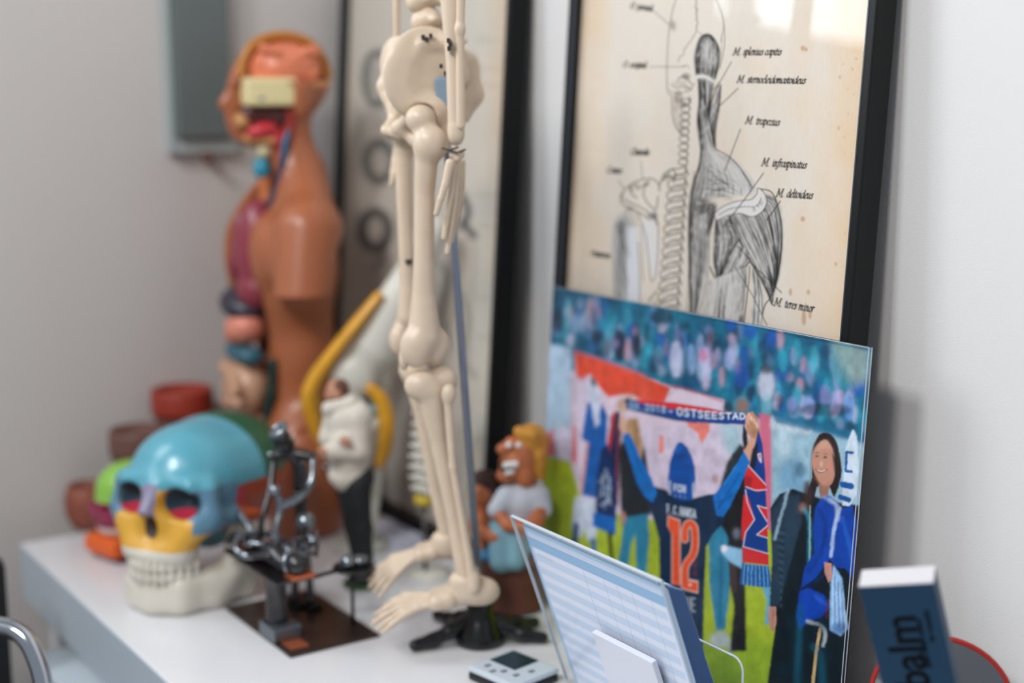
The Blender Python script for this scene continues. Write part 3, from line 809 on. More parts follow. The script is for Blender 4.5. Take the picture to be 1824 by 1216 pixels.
outline([(1249, 262), (1246, 292), (1236, 322), (1230, 352), (1227, 400), (1228, 470), (1231, 575)], 2.4)
# spine of the shoulder blade: pale band
band = [(1273, 380), (1284, 370), (1300, 362), (1320, 357), (1338, 355), (1348, 345), (1350, 335), (1360, 342), (1366, 358), (1358, 376), (1340, 386), (1318, 380), (1296, 384), (1276, 392)]
# deltoid
shade([(1300, 386), (1318, 430), (1345, 480), (1366, 520), (1376, 545)], [(1358, 345), (1384, 358), (1392, 410), (1390, 465), (1378, 520)],
      lambda s, t: .22+.5*g(s, 0, .1)+.4*g(s, 1, .12)+.5*g(s, .33, .06)+.45*g(s, .55, .05)*(t < .8)+.4*g(s, .75, .08)+.25*g(t, 1, .3)+.2*abs(math.sin(14*s+3*t)), 46, 11, .5, 1.15)
outline([(1298, 384), (1318, 430), (1345, 478), (1366, 518), (1374, 540)], 2.0); outline([(1350, 336), (1374, 342), (1386, 370), (1393, 410), (1390, 465), (1380, 505), (1372, 530), (1362, 545), (1355, 580)], 1.8)
# infraspinatus, teres
shade([(1274, 392), (1272, 430), (1272, 470), (1278, 500)], [(1300, 388), (1316, 425), (1305, 462), (1286, 512)],
      lambda s, t: .30+.55*g(s, 1, .3)*g(t, .3, .4)+.45*g(s, 0, .2)+.3*g(t, 1, .3)+.25*abs(math.sin(11*s)), 24, 12, .55, 1.2)
shade([(1312, 428), (1298, 455), (1283, 490), (1278, 508)], [(1332, 448), (1330, 470), (1310, 495), (1290, 513)],
      lambda s, t: .15+.8*g(s, 0, .12)+.5*g(s, 1, .18)+.5*g(s, .5, .1)+.5*g(t, 1, .25), 24, 13, .55, 1.2)
outline([(1264, 475), (1276, 500), (1286, 514), (1300, 508), (1322, 485), (1334, 466)], 2.2); outline([(1316, 426), (1300, 452), (1286, 480), (1279, 506)], 1.8)
art.poly(band, '#d9d5d2', 1, .4, 5); outline(band+[band[0]], 1.2, .95)
outline([(1280, 383), (1300, 372), (1325, 368), (1348, 367), (1356, 352)], 1.0)
for k in range(16): 
    x = 1340+rng.random()*26; y = 380-(x-1340)*.9; art.stroke([(x, y), (x-4, y-6)], .8, INK, .5)
# lower back and upper arm
shade([(1262, 500), (1256, 540), (1250, 590)], [(1330, 475), (1328, 520), (1322, 590)],
      lambda s, t: .10+.6*g(s, 1, .12)+.45*g(s, .38, .10)*(t > .3)+.25*g(s, 0, .1)+.2*g(s, .75, .15), 34, 15, .5, 1.0)
outline([(1290, 545), (1288, 560), (1293, 590)], 3, .7); outline([(1335, 474), (1334, 500), (1327, 560), (1322, 600)], 1.6)
shade([(1338, 474), (1340, 520), (1336, 590)], [(1354, 505), (1360, 540), (1355, 590)], lambda s, t: .10+.5*g(s, .3, .08)+.5*g(s, .6, .06)+.3*g(s, 1, .1), 14, 16, .4, .9)
outline([(1342, 478), (1344, 530), (1340, 600)], 1.0); outline([(1350, 490), (1352, 540), (1349, 600)], .9); outline([(1334, 466), (1341, 474), (1348, 488), (1356, 520), (1358, 560)], 1.2)
# --- left half: bones
def bone(pts, w=.9, al=.6): art.stroke(pts, w*1.3, INK, min(.95, al*1.3), 6)
bone([(1225, -30), (1204, 0), (1194, 40), (1189, 90), (1188, 140), (1190, 165), (1196, 170), (1197, 200), (1203, 225), (1214, 240)], 1.0, .7)
bone([(1254, -30), (1275, 0), (1287, 30), (1291, 70), (1287, 100), (1282, 122)], 1.0, .65); bone([(1280, 10), (1289, 40), (1284, 75)], 1.0, .5); bone([(1286, 60), (1284, 100), (1278, 130)], .7, .5)
z = [(1240, -30)]
for k in range(32): z.append((1240+(k*.05)+rng.normal()*1.2, -30+k*2.7))
bone(z, 1.0, .75); z = [(1240, 56)]
for k in range(26): z.append((1240-k*1.35+rng.normal()*1.0, 56+k*2.2+rng.normal()))
bone(z, .9, .6); bone([(1241, 55), (1252, 62), (1258, 60)], .9, .5)
art.poly([(1196, 34), (1204, 42), (1202, 56), (1194, 50)], INK, .5, 2)
for (x, y, w, h_, al) in ((1222, 136, 8, 6, .8), (1212, 148, 14, 4, .35), (1224, 158, 7, 5, .4), (1208, 172, 8, 12, .6), (1216, 186, 7, 8, .6), (1204, 185, 5, 14, .4), (1228, 178, 4, 8, .5)):
    art.poly([(x+w*math.cos(a), y+h_*math.sin(a)) for a in np.arange(0, 6.2, .6)], INK, al*.7, 1.5)
bone([(1196, 150), (1205, 156), (1220, 153), (1230, 158), (1237, 148)], 1.2, .6); bone([(1192, 160), (1204, 166), (1222, 164), (1234, 160)], 1.0, .5)
bone([(1216, 118), (1224, 116), (1228, 122)], .9, .5); bone([(1207, 142), (1216, 136), (1226, 142), (1232, 150)], 1.6, .6)
for k in range(7): bone([(1199+k*3, 190+k*2), (1201+k*2.6, 215), (1212+k, 240-k)], .8, .35)
for k in range(9):                                                             # neck vertebrae
    y = 176+k*13.5; x = 1222-k*.6
    bone([(x-8, y), (x-9, y+5), (x-4, y+9), (x+5, y+9), (x+7, y+4), (x+4, y), (x-8, y)], 1.2, .7)
    bone([(x+6, y-2), (x+8, y+4), (x+6, y+9)], 1.0, .7); art.poly([(x-7, y+9), (x+5, y+9), (x+5, y+13), (x-6, y+13)], INK, .35, 1)
for k in range(15):                                                            # chest vertebrae and rib starts
    y = 300+k*19.5; x = 1211-k*1.2; w = 20+k*.5; q = 4+k*.55
    bone([(x-w, y+q), (x-w+6, y-3+q), (x, y), (x+10, y-2), (x+12, y+6), (x+4, y+10), (x-8, y+11), (x-w+3, y+12+q), (x-w, y+q)], 1.3, .75)
    art.poly([(x-w+2, y+12+q), (x, y+11), (x+11, y+8), (x+10, y+15), (x-4, y+16), (x-w+4, y+17+q)], INK, .38, 1.6)
    art.poly([(x-w+8, y+2+q), (x-4, y+2), (x-2, y+5), (x-w+8, y+7+q)], '#dad7d4', .7, 1)
    bone([(x+12, y-6), (x+10, y+4), (x+16, y+9), (x+13, y+14)], 1.1, .65); art.poly([(x+9, y+3), (x+15, y+4), (x+15, y+9), (x+9, y+9)], INK, .35, 1)
    if k > 9: bone([(x-w-4, y+q+16), (x-w-16, y+q+30), (x-w-24, y+q+52)], 1.2, .55); bone([(x-w, y+q+8), (x-w-20, y+q+30)], 1.0, .5)
bone([(1236, 305), (1232, 380), (1228, 460), (1222, 590)], .9, .6); bone([(1243, 300), (1236, 345), (1228, 380)], .7, .4)
# shoulder girdle and arm bone (pale blue-grey)
art.poly([(1096, 395), (1112, 382), (1128, 400), (1134, 440), (1136, 530), (1130, 590), (1098, 590), (1093, 470)], '#7f8b99', .55, 5, 5)
art.poly([(1118, 410), (1132, 404), (1136, 440), (1138, 590), (1116, 590), (1116, 470)], '#d6d8de', .9, 3, 4)
for k in range(26):
    x = 1095+rng.random()*22; y = 385+rng.random()*120; bone([(x, y), (x+2, y+22), (x+5+rng.random()*5, y+44)], 1.3, .35)
bone([(1096, 395), (1092, 440), (1094, 500), (1099, 590)], 1.0, .5); bone([(1136, 430), (1140, 500), (1137, 590)], 1.2, .55); bone([(1100, 470), (1104, 530), (1101, 590)], 1, .4)
art.poly([(1144, 400), (1160, 385), (1170, 400), (1172, 470), (1166, 500), (1150, 450)], '#d5d3d4', .8, 2, 4)
bone([(1137, 380), (1150, 420), (1156, 470), (1160, 500), (1168, 490), (1172, 440), (1172, 400), (1165, 375)], 1.3, .6); bone([(1142, 400), (1144, 450), (1146, 500)], 1.2, .5)
for p in ([(1108, 352), (1112, 338), (1122, 330), (1132, 324), (1142, 320), (1160, 318), (1172, 326), (1175, 340)], [(1110, 355), (1125, 362), (1142, 370), (1158, 380), (1168, 392), (1170, 400)],
          [(1106, 345), (1108, 362), (1130, 374), (1148, 384)], [(1122, 330), (1126, 345), (1134, 352)], [(1150, 328), (1146, 345), (1154, 362), (1168, 372), (1172, 350)], [(1128, 326), (1136, 336), (1146, 330), (1156, 322)],
          [(1175, 330), (1182, 312), (1196, 302), (1204, 310), (1200, 325)], [(1180, 322), (1190, 314), (1200, 318)]): bone(p, 1.6, .65)
for (x, y, w, h_) in ((1124, 336, 4, 6), (1136, 330, 3, 4), (1152, 328, 5, 4), (1158, 386, 9, 6), (1106, 405, 7, 14), (1122, 372, 8, 4), (1186, 314, 5, 6), (1166, 384, 5, 8)):
    art.poly([(x+w*math.cos(a), y+h_*math.sin(a)) for a in np.arange(0, 6.2, .6)], INK, .5, 1.6)
for k in range(10): bone([(1112+k*3, 374+k*.5), (1110+k*3, 392), (1108+k*3.3, 404)], .8, .35)
# pointer lines and lettering
for p, w in (([(1303, 110), (1283, 145), (1271, 160)], 1.5), ([(1315, 157), (1280, 190)], 1.6), ([(1319, 230), (1291, 304)], 1.6), ([(1360, 308), (1330, 350), (1290, 402)], 1.8),
             ([(1390, 358), (1366, 392)], 2.0), ([(1314, 438), (1345, 475), (1392, 521)], 1.7), ([(1308, 474), (1340, 525), (1366, 579)], 1.6)):
    art.stroke(p, w, '#22282b', .9)
for p in ([(1163, 18), (1194, 46)], [(1156, 119), (1221, 119)], [(1142, 288), (1145, 320)], [(1101, 320), (1112, 338)]): art.stroke(p, 1.4, '#2b2f31', .75)
def caption(t, u, v, u2, v2, xh):
    n = sum(GL[c][1] for c in t); L = math.hypot(u2-u, v2-v); wide = (u2-u)/(n*xh)
    art.nib(letter_lines(t, u, v, xh, (1, (v2-v)/(u2-u)), .22, 1.0, wide), '#101416', 2.5, R(38), 1.0, .38)
caption('M. splenius capitis', 1306, 98, 1391, 98, 8.2); caption('M. sternocleidomastoideus', 1313, 147, 1434, 149, 8.2)
caption('M. trapezius', 1328, 220, 1388, 224, 8.6); caption('M. infraspinatus', 1357, 295, 1436, 300, 8.8); caption('M. deltoideus', 1383, 350, 1447, 354, 9.0); caption('M. teres minor', 1379, 544, 1449, 556, 9.2)
caption('O. parietal', 1123, 14, 1162, 20, 6.5); caption('O. occipital', 1110, 119, 1151, 121, 6.5); caption('Clavicula', 1123, 275, 1156, 276, 7); caption('Costae', 1081, 307, 1107, 309, 7); caption('Humerus', 1052, 455, 1086, 460, 7)

PX = 0.957            # paper plane of both posters at shelf height
glass = clear_mat('picture_glass', ior=1.45, boost=1.0)
black = M('frame_black', '#06080a', .45, spec=.25)
def framed(label, name, y_far, y_near, ht, seed_canvas, spans, ns, nt_):
    """y_far > y_near: outer edges of the frame"""
    t = thing(name, label, 'framed poster', (PX, (y_far+y_near)/2, 0), (0, LEAN, 0))
    inv = None
    w = (y_far-y_near)/2; fw = .0095
    bm = bmesh.new()
    for lo, hi in (((-.013, -w, 0), (.014, -w+fw, ht)), ((-.013, w-fw, 0), (.014, w, ht)), ((-.013, -w+fw, 0), (.014, w-fw, fw)), ((-.013, -w+fw, ht-fw), (.014, w-fw, ht))):
        add_box(bm, lo, hi, None, .0015, 2)
    bm_obj('moulding', bm, black, t)
    for lo, hi in (((-.0125, -w+fw, fw), (-.009, -w+fw+.0015, ht-fw)), ((-.0125, w-fw-.0015, fw), (-.009, w-fw, ht-fw))):
        box('inner_lip', lo, hi, M('lip_blue_sheen', '#2c3a48', .3), t)  # blue highlight on the black bevel, put into the lip colour
    box('backing', (.002, -w+fw, fw), (.0135, w-fw, ht-fw), M('backing_board', '#54493c', .8), t)
    box('glass', (-.008, -w+fw+.0002, fw), (-.0062, w-fw-.0002, ht-fw), glass, t)
    yc = (y_far+y_near)/2
    s0, s1 = -(y_far-fw), -(y_near+fw)
    place, uv = plane_map(PX, LEAN)
    loc = lambda S, T: np.stack([np.zeros_like(S), -S-yc, T], -1)
    printed_sheet('paper', seed_canvas, uv, s0, s1, spans[0], spans[1], ns, nt_, loc, paper_mat, t, None)
    if spans[0] > .03:
        box('paper_margin', (.0004, -w+fw, fw), (.0014, w-fw, spans[0]), M('paper_plain', '#c9c0b4', .8), t)
    return t
paper_mat = attr_mat('printed_paper', .75, .2)
framed('black framed vintage drawing of back and shoulder muscles, behind the football photo', 'framed_poster', 1.347, .886, .76, art, (.34, .748), 800, 700)

# --- poster further left: sheet of small wrist and joint drawings
art2 = Canvas(590, -30, 930, 960, .7, '#d3ccc0')
h2, w2 = art2.a.shape[:2]
n2 = smooth_noise((h2, w2), (40, 70), rng, 3)[..., None]
xx = (np.arange(w2)/.7+590)[None, :]
e2 = (np.clip(1-(xx-600)/50, 0, 1)+np.clip(1-(900-xx)/45, 0, 1))*np.ones((h2, 1))
art2.a += (np.array(srgb('#c9ab84'), np.float32)-art2.a)*np.clip(e2[..., None]*.6+(n2-.5)*.4, 0, 1)
art2.a += (np.array(srgb('#b9c3c2'), np.float32)-art2.a)*np.clip((n2-.45)*1.2, 0, .6)
def ring(cx, cy, rx, ry, col, w, al=.8):
    art2.stroke([(cx+rx*math.cos(a), cy+ry*math.sin(a)) for a in np.arange(0, 6.6, .35)], w, col, al, soft=2.5)
ring(672, 140, 22, 46, '#4d5453', 15, .8); ring(668, 140, 6, 22, '#6a706e', 6, .6); ring(676, 288, 24, 34, '#3f4646', 17, .8); ring(668, 410, 24, 32, '#3d3a3c', 19, .9)
art2.poly([(664, 440), (690, 430), (694, 470), (666, 490)], '#4c4341', .7, 6)
art2.stroke([(842, 95), (852, 130), (848, 165), (835, 190)], 6, '#8d8f8c', .7, 6, 3)
art2.stroke([(822, 345), (834, 375), (828, 400), (845, 420)], 13, '#3c3b3f', .85, 6, 3); art2.stroke([(812, 410), (828, 395)], 9, '#3c3b3f', .75, 0, 3)
art2.stroke([(786, 470), (800, 500), (790, 560), (800, 620)], 9, '#6d7674', .7, 6, 3); art2.stroke([(822, 520), (835, 570), (828, 640), (848, 672)], 7, '#747c78', .7, 6, 3)
for y in (70, 120, 150, 345, 400, 530, 600, 745, 780): art2.stroke([(850, y), (890, y+4)], 3.5, '#a08f7c', .5, 0, 2)
framed('black framed sheet of small joint drawings leaning behind the white skeleton', 'framed_poster', 1.918, 1.465, .76, art2, (.02, .748), 180, 260)
# ------------------------------------------------------------------ football photograph behind acrylic
ph = Canvas(955, 500, 1562, 1230, 1.25, '#126a88')
rg = np.random.default_rng(21)
hh, ww = ph.a.shape[:2]
nz = smooth_noise((hh, ww), (34, 46), rg, 3)[..., None]
ph.a += (np.array(srgb('#0a4266'), np.float32)-ph.a)*np.clip((nz-.45)*2.4, 0, 1)
ph.a += (np.array(srgb('#2a9ab4'), np.float32)-ph.a)*np.clip((.42-nz)*2.6, 0, 1)
def bl(u, v, w, h_, col, al=.9, soft=3, ang=0):
    c, s_ = math.cos(R(ang)), math.sin(R(ang))
    ph.poly([(u+w*math.cos(a)*c-h_*math.sin(a)*s_, v+w*math.cos(a)*s_+h_*math.sin(a)*c) for a in np.arange(0, 6.2, .45)], col, al, soft)
def line(u): return 620+(u-1020)*.30            # lower edge of the stand
for k in range(240):                            # the crowd, out of focus
    u = 985+rg.random()*570; top = 520+(u-983)*.2; lo = line(u)-5
    v = top+rg.random()**.8*(lo-top)
    c = rg.choice(['#0c2136', '#10263c', '#b9bedb', '#0a2a40', '#8fa6cf', '#0b4a63', '#0e3550', '#1760a0', '#0e4f9b', '#36a3bd', '#2595b0', '#6d7fae', '#c59aae', '#0f6d8c'])
    bl(u, v, 4+rg.random()*5, 9+rg.random()*15, c, .35+.45*rg.random(), 3)
for a in [(994, 570, 9, 26, '#10203a', .8), (1012, 560, 6, 30, '#7fb6cb', .6), (1064, 600, 12, 12, '#0d1c30', .8), (1103, 615, 11, 30, '#101c34', .9), (1096, 612, 6, 9, '#8d7fb4', .7),
          (1134, 615, 9, 26, '#101a30', .9), (1132, 590, 5, 8, '#b78da6', .5), (1178, 565, 22, 14, '#0e3146', .8), (1204, 640, 11, 34, '#c0c6e4', .8), (1180, 585, 7, 9, '#b9b3d2', .8), (1178, 605, 9, 12, '#1b63b4', .8),
          (1232, 640, 8, 28, '#8fb2de', .7), (1257, 655, 9, 40, '#c5bfe0', .85), (1253, 632, 9, 12, '#c06a93', .7), (1300, 640, 10, 20, '#9aa5d4', .7), (1306, 625, 8, 24, '#b8b9e0', .6), (1304, 602, 8, 8, '#b79bb8', .6),
          (1322, 670, 14, 22, '#124aa0', .7), (1365, 685, 15, 30, '#c2c8dc', .85), (1365, 658, 12, 8, '#30343e', .8), (1366, 720, 10, 22, '#7fb5c4', .6), (1302, 575, 9, 14, '#1250ad', .8), (1336, 590, 14, 14, '#1450b0', .7), (1374, 600, 10, 16, '#1748a0', .7),
          (1412, 720, 9, 14, '#7f8cc4', .8), (1440, 725, 12, 20, '#8d9fd6', .85), (1438, 738, 7, 9, '#c0bce0', .7), (1470, 705, 9, 20, '#7f80b8', .8), (1490, 715, 10, 22, '#a9a8da', .8), (1512, 725, 9, 26, '#5c8fd0', .8), (1530, 690, 9, 18, '#1a55b4', .8), (1470, 730, 50, 12, '#10192e', .6),
          (1395, 640, 9, 22, '#2c98b2', .7), (1420, 625, 8, 22, '#2a94ac', .7), (1450, 640, 8, 26, '#3aa2b4', .7), (1500, 640, 20, 50, '#2f8f98', .6)]:
    bl(*a[:4], a[4], a[5], 3)
ph.poly([(1478, 605), (1550, 622), (1546, 680), (1520, 690), (1495, 650)], '#8fa6a4', .8, 7)
# wall of the stand, banner, light ground
ph.poly([(950, 608), (1018, 620), (1018, 850), (950, 850)], '#a9c3da', 1, 2.5)
ph.poly([(1016, 660), (1375, 752), (1375, 960), (1016, 960)], '#cdbfd2', 1, 2)
ph.poly([(1024, 628), (1196, 688), (1290, 712), (1290, 760), (1024, 760)], '#d5c3d3', 1, 1.5)
ph.poly([(1024, 626), (1110, 655), (1194, 690), (1184, 716), (1150, 716), (1128, 704), (1108, 702), (1086, 708), (1066, 690), (1050, 664), (1038, 680), (1026, 668)], '#dc4b32', 1, 1.6)
ph.poly([(1135, 668), (1160, 678), (1158, 716), (1135, 712)], '#e0563e', .6, 2)
ph.stroke([(1196, 687), (1240, 698), (1288, 715)], 4, '#b64a6a', .7, soft=1.5); ph.stroke([(1024, 625), (1110, 652), (1150, 668)], 4, '#c86a88', .6, soft=1.5)
for p in ([(1222, 748), (1264, 752), (1264, 768), (1250, 790), (1240, 768), (1226, 760)], [(1174, 775), (1182, 775), (1182, 805), (1174, 808)]): ph.poly(p, '#e0674c', .85, 1.6)
ph.poly([(1280, 745), (1320, 752), (1325, 830), (1290, 800)], '#9cc3cf', .8, 5)
for p in ([(965, 790), (985, 760), (990, 812), (965, 812)], [(1020, 760), (1026, 756), (1028, 826), (1018, 822)]): ph.poly(p, '#cf3a40', .85, 2.5)
bl(1003, 790, 13, 34, '#cfc6df', .9, 3); bl(1040, 740, 14, 70, '#ccc3da', .8, 4)
ph.poly([(1352, 735), (1380, 742), (1378, 1010), (1352, 1010)], '#c9607c', .95, 2.5); ph.poly([(1374, 740), (1560, 792), (1560, 1000), (1374, 1000)], '#92b4c4', 1, 2)
ph.poly([(1372, 742), (1400, 748), (1450, 762), (1440, 775), (1374, 765)], '#c2d0da', .8, 3); ph.poly([(1378, 735), (1560, 778), (1560, 795), (1380, 752)], '#15688c', .9, 3)
ph.poly([(950, 806), (1016, 822), (1040, 905), (1160, 925), (1330, 930), (1420, 960), (1420, 1240), (950, 1240)], '#a3b530', 1, 1.5)
n2 = smooth_noise((hh, ww), (60, 30), rg, 2)
ph.poly([(1262, 1130), (1420, 1150), (1420, 1240), (1262, 1240)], '#6f9a2c', .5, 16)
# player at the left
ph.poly([(1046, 690), (1056, 672), (1068, 690), (1070, 720), (1064, 760), (1056, 762), (1050, 730)], '#c7cfe6', .9, 1.5)
bl(1057, 680, 5, 10, '#28303c', .8, 1.5, -20)
ph.poly([(1046, 718), (1052, 716), (1062, 762), (1072, 716), (1082, 740), (1080, 800), (1072, 860), (1062, 888), (1036, 880), (1043, 830), (1046, 788), (1036, 780)], '#0f5aa6', 1, 1.2)
ph.poly([(1054, 716), (1066, 716), (1068, 752), (1062, 762)], '#c3cfe4', .85, 1.5)
ph.stroke([(1046, 790), (1041, 830), (1035, 875)], 5, '#c98d80', .9, soft=1)
ph.poly([(1024, 884), (1060, 890), (1064, 930), (1060, 965), (1046, 962), (1044, 940), (1034, 960), (1018, 940)], '#c5cfdf', 1, 1.5)
ph.stroke([(1026, 935), (1022, 975)], 11, '#18457e', .95, soft=1.2); ph.stroke([(1056, 962), (1060, 990)], 9, '#1b5ea8', .9, soft=1.2)
# scarf-wearing supporter and companion with light hair
ph.poly([(1088, 740), (1104, 730), (1106, 800), (1100, 900), (1086, 900), (1082, 820)], '#1a2744', 1, 1.2)
ph.stroke([(1094, 735), (1084, 800), (1080, 850)], 6, '#c4323c', .9, 0, 1); ph.stroke([(1100, 760), (1098, 900)], 4, '#8b3452', .7, 0, 1)
ph.poly([(1070, 800), (1084, 790), (1096, 850), (1098, 925), (1060, 920), (1062, 860)], '#12305e', 1, 1.2)
for k in range(26): ph.stroke([(1066+rg.random()*22, 830+rg.random()*70), (1068+rg.random()*22, 836+rg.random()*70)], 2.2, '#a9b9cf', .5, 0, .6)
ph.poly([(1056, 912), (1098, 922), (1096, 954), (1054, 936)], '#1563b4', 1, 1.3)
ph.stroke([(1086, 950), (1090, 1000)], 7, '#15181c', .95, soft=1)
ph.poly([(1108, 775), (1118, 745), (1136, 744), (1146, 800), (1152, 840), (1150, 870), (1116, 880), (1106, 830)], '#b08a62', 1, 2)
ph.stroke([(1130, 750), (1138, 830)], 3, '#5c4636', .6, 0, 1.4)
ph.poly([(1102, 800), (1112, 780), (1122, 800), (1140, 830), (1148, 790), (1156, 850), (1160, 915), (1148, 922), (1108, 934), (1104, 880)], '#20282d', 1, 1.6)
ph.poly([(1110, 922), (1154, 914), (1156, 960), (1150, 1040), (1134, 1040), (1132, 950), (1124, 970), (1116, 1030), (1098, 1020), (1108, 960)], '#2b7f9f', 1, 1.6)
bl(1110, 922, 5, 12, '#c08c80', .9, 1.3)
# dark people behind the boy on the right
ph.poly([(1318, 790), (1332, 800), (1330, 960), (1282, 965), (1276, 900), (1284, 860), (1296, 820)], '#232d34', 1, 2)
ph.poly([(1285, 885), (1330, 850), (1330, 975), (1305, 985), (1288, 950)], '#191c1f', 1, 2)
bl(1274, 852, 6, 8, '#b08a84', .8, 2); bl(1322, 722, 12, 14, '#8d6f62', .9, 3); bl(1297, 728, 9, 13, '#26313b', .85, 3)
ph.poly([(1262, 950), (1284, 935), (1302, 965), (1304, 1010), (1292, 1120), (1276, 1124), (1264, 1040)], '#2b7fa0', 1, 1.6)
ph.stroke([(1285, 960), (1284, 1060), (1282, 1110)], 5, '#175b80', .7, 0, 2)
bl(1282, 1138, 17, 14, '#aeb8be', .95, 3); bl(1303, 1150, 9, 11, '#9aa4b4', .9, 3)
ph.poly([(1296, 955), (1326, 985), (1330, 1160), (1300, 1160), (1308, 1080), (1300, 1040)], '#1a1a1e', 1, 1.8); ph.stroke([(1305, 1000), (1308, 1050)], 10, '#4b3236', .8, 0, 2)
ph.poly([(1284, 970), (1322, 978), (1322, 1012), (1300, 1000), (1286, 985)], '#8fc0de', .95, 1.8); bl(1290, 977, 6, 6, '#e6dbe0', .95, 1.5); bl(1312, 950, 6, 10, '#8d94a8', .6, 3)
# boy with the scarf
ph.poly([(1164, 866), (1186, 872), (1200, 884), (1232, 888), (1262, 880), (1278, 880), (1294, 905), (1290, 930), (1270, 950), (1258, 975), (1254, 1060), (1252, 1150), (1256, 1240), (1180, 1240), (1176, 1100), (1174, 960), (1166, 930), (1148, 880)], '#0e2b48', 1, .9)
for k in range(22):
    x = 1180+rg.random()*75; y = 900+rg.random()*290; ph.stroke([(x, y), (x+4, y+14), (x+2, y+30)], 3, '#1a4a70' if k % 2 else '#081b30', .35, 4, 1.5)
ph.poly([(1108, 774), (1118, 768), (1126, 780), (1146, 826), (1160, 850), (1170, 876), (1164, 896), (1148, 884), (1134, 860), (1126, 830)], '#136bb8', 1, .8)
ph.stroke([(1120, 782), (1140, 830), (1158, 872)], 4, '#0c4c90', .6, 4, 1.4)
ph.poly([(1104, 744), (1112, 736), (1118, 770), (1108, 776), (1102, 760)], '#cfa592', 1, 1)
bl(1110, 722, 11, 12, '#d0ab94', 1, 1.8); bl(1120, 708, 12, 6, '#c9a48a', .7, 2.5); bl(1106, 716, 3, 9, '#a07560', .5, 1.5)
ph.poly([(1270, 884), (1300, 845), (1326, 802), (1336, 822), (1318, 866), (1298, 905), (1288, 920), (1276, 918)], '#126bbb', 1, .7)
ph.stroke([(1280, 905), (1300, 872), (1318, 842)], 3.5, '#0b4a92', .7, 4, 1.1); ph.stroke([(1274, 895), (1292, 890), (1304, 880)], 3, '#0a417f', .6, 4, 1); ph.stroke([(1290, 862), (1310, 832)], 3, '#3c92d6', .5, 0, 1.2)
ph.poly([(1324, 802), (1334, 782), (1340, 772), (1351, 774), (1348, 796), (1336, 822)], '#cd9a84', 1, .7)
ph.poly([(1330, 736), (1340, 732), (1350, 746), (1353, 765), (1350, 782), (1338, 780), (1331, 770), (1328, 752)], '#b98768', 1, .7)
for k in range(4): bl(1335+k*4.4, 741+k*5.2, 2.6, 6.5, '#e0b8a4', .95, .7, -14); 
for k in range(3): ph.stroke([(1337+k*4.4, 739+k*5), (1336+k*4.4, 750+k*4)], .9, '#8c5a48', .6, 0, .4)
bl(1332, 748, 3, 9, '#d9a28c', .9, .8); bl(1343, 770, 6, 7, '#8f6648', .6, 2)
# knitted hat
ph.poly([(1212, 787), (1222, 794), (1232, 812), (1238, 838), (1238, 866), (1233, 888), (1216, 891), (1198, 884), (1190, 868), (1191, 836), (1198, 806), (1205, 792)], '#0e4d9c', 1, .8, 3)
bl(1213, 812, 12, 8, '#0a2f6a', .6, 3.5); bl(1216, 832, 14, 6, '#0a3576', .45, 3); bl(1212, 855, 17, 8, '#0c3a80', .5, 3); bl(1207, 800, 5, 8, '#2a74c4', .5, 3)
def sans(lines, col, w, al=1, soft=.35):
    for l in lines: ph.stroke(l, w, col, al, soft=soft)
SG = {'O': [[(.5, 1), (.12, .85), (.02, .5), (.12, .15), (.5, 0), (.88, .15), (.98, .5), (.88, .85), (.5, 1)]], 'S': [[(.9, .85), (.6, 1), (.2, .95), (.1, .72), (.5, .52), (.88, .3), (.75, .05), (.35, 0), (.08, .15)]],
      'T': [[(0, 1), (1, 1)], [(.5, 1), (.5, 0)]], 'E': [[(.95, 1), (.1, 1), (.1, 0), (.95, 0)], [(.1, .5), (.8, .5)]], 'A': [[(0, 0), (.5, 1), (1, 0)], [(.2, .35), (.8, .35)]],
      'D': [[(.1, 0), (.1, 1), (.55, 1), (.9, .75), (.95, .5), (.9, .25), (.55, 0), (.1, 0)]], '2': [[(.05, .75), (.3, 1), (.75, .95), (.9, .7), (.6, .4), (.05, 0), (.95, 0)]], '0': [[(.5, 1), (.15, .85), (.08, .5), (.15, .15), (.5, 0), (.85, .15), (.92, .5), (.85, .85), (.5, 1)]],
      '1': [[(.2, .8), (.55, 1), (.55, 0)]], '8': [[(.5, .52), (.15, .7), (.25, .97), (.5, 1), (.75, .97), (.85, .7), (.5, .52), (.1, .3), (.2, .04), (.5, 0), (.8, .04), (.9, .3), (.5, .52)]], '.': [[(.4, 0), (.5, .08)]], '-': [[(.15, .45), (.85, .45)]], ' ': [],
      'F': [[(.1, 0), (.1, 1), (.9, 1)], [(.1, .5), (.75, .5)]], 'C': [[(.9, .82), (.5, 1), (.12, .8), (.03, .5), (.12, .2), (.5, 0), (.9, .18)]], 'H': [[(.1, 0), (.1, 1)], [(.9, 0), (.9, 1)], [(.1, .5), (.9, .5)]], 'N': [[(.1, 0), (.1, 1), (.9, 0), (.9, 1)]], 'U': [[(.08, 1), (.08, .3), (.3, 0), (.7, 0), (.92, .3), (.92, 1)]]}
def word(t, u0, v0, u1, v1, h0, h1, col, w, al=1, sag=0):
    n = len(t)
    for i, ch in enumerate(t):
        for st in SG[ch]:
            q = []
            for x, y in st:
                f = (i+x*.74+.1)/n; q.append((u0+(u1-u0)*f, v0+(v1-v0)*f+sag*math.sin(f*PI)-y*(h0+(h1-h0)*f)))
            ph.stroke(q, w, col, al, soft=.45)
for (x, y) in ((1193, 858), (1235, 860)): ph.stroke([(x, y), (x, y+22)], 3.5, '#c2cede', .8, 0, .8); 
word('FCH', 1199, 874, 1222, 877, 12, 12, '#cfd8e6', 2.4); word('...', 1200, 882, 1224, 886, 4, 4, '#cfd8e6', 1.8)
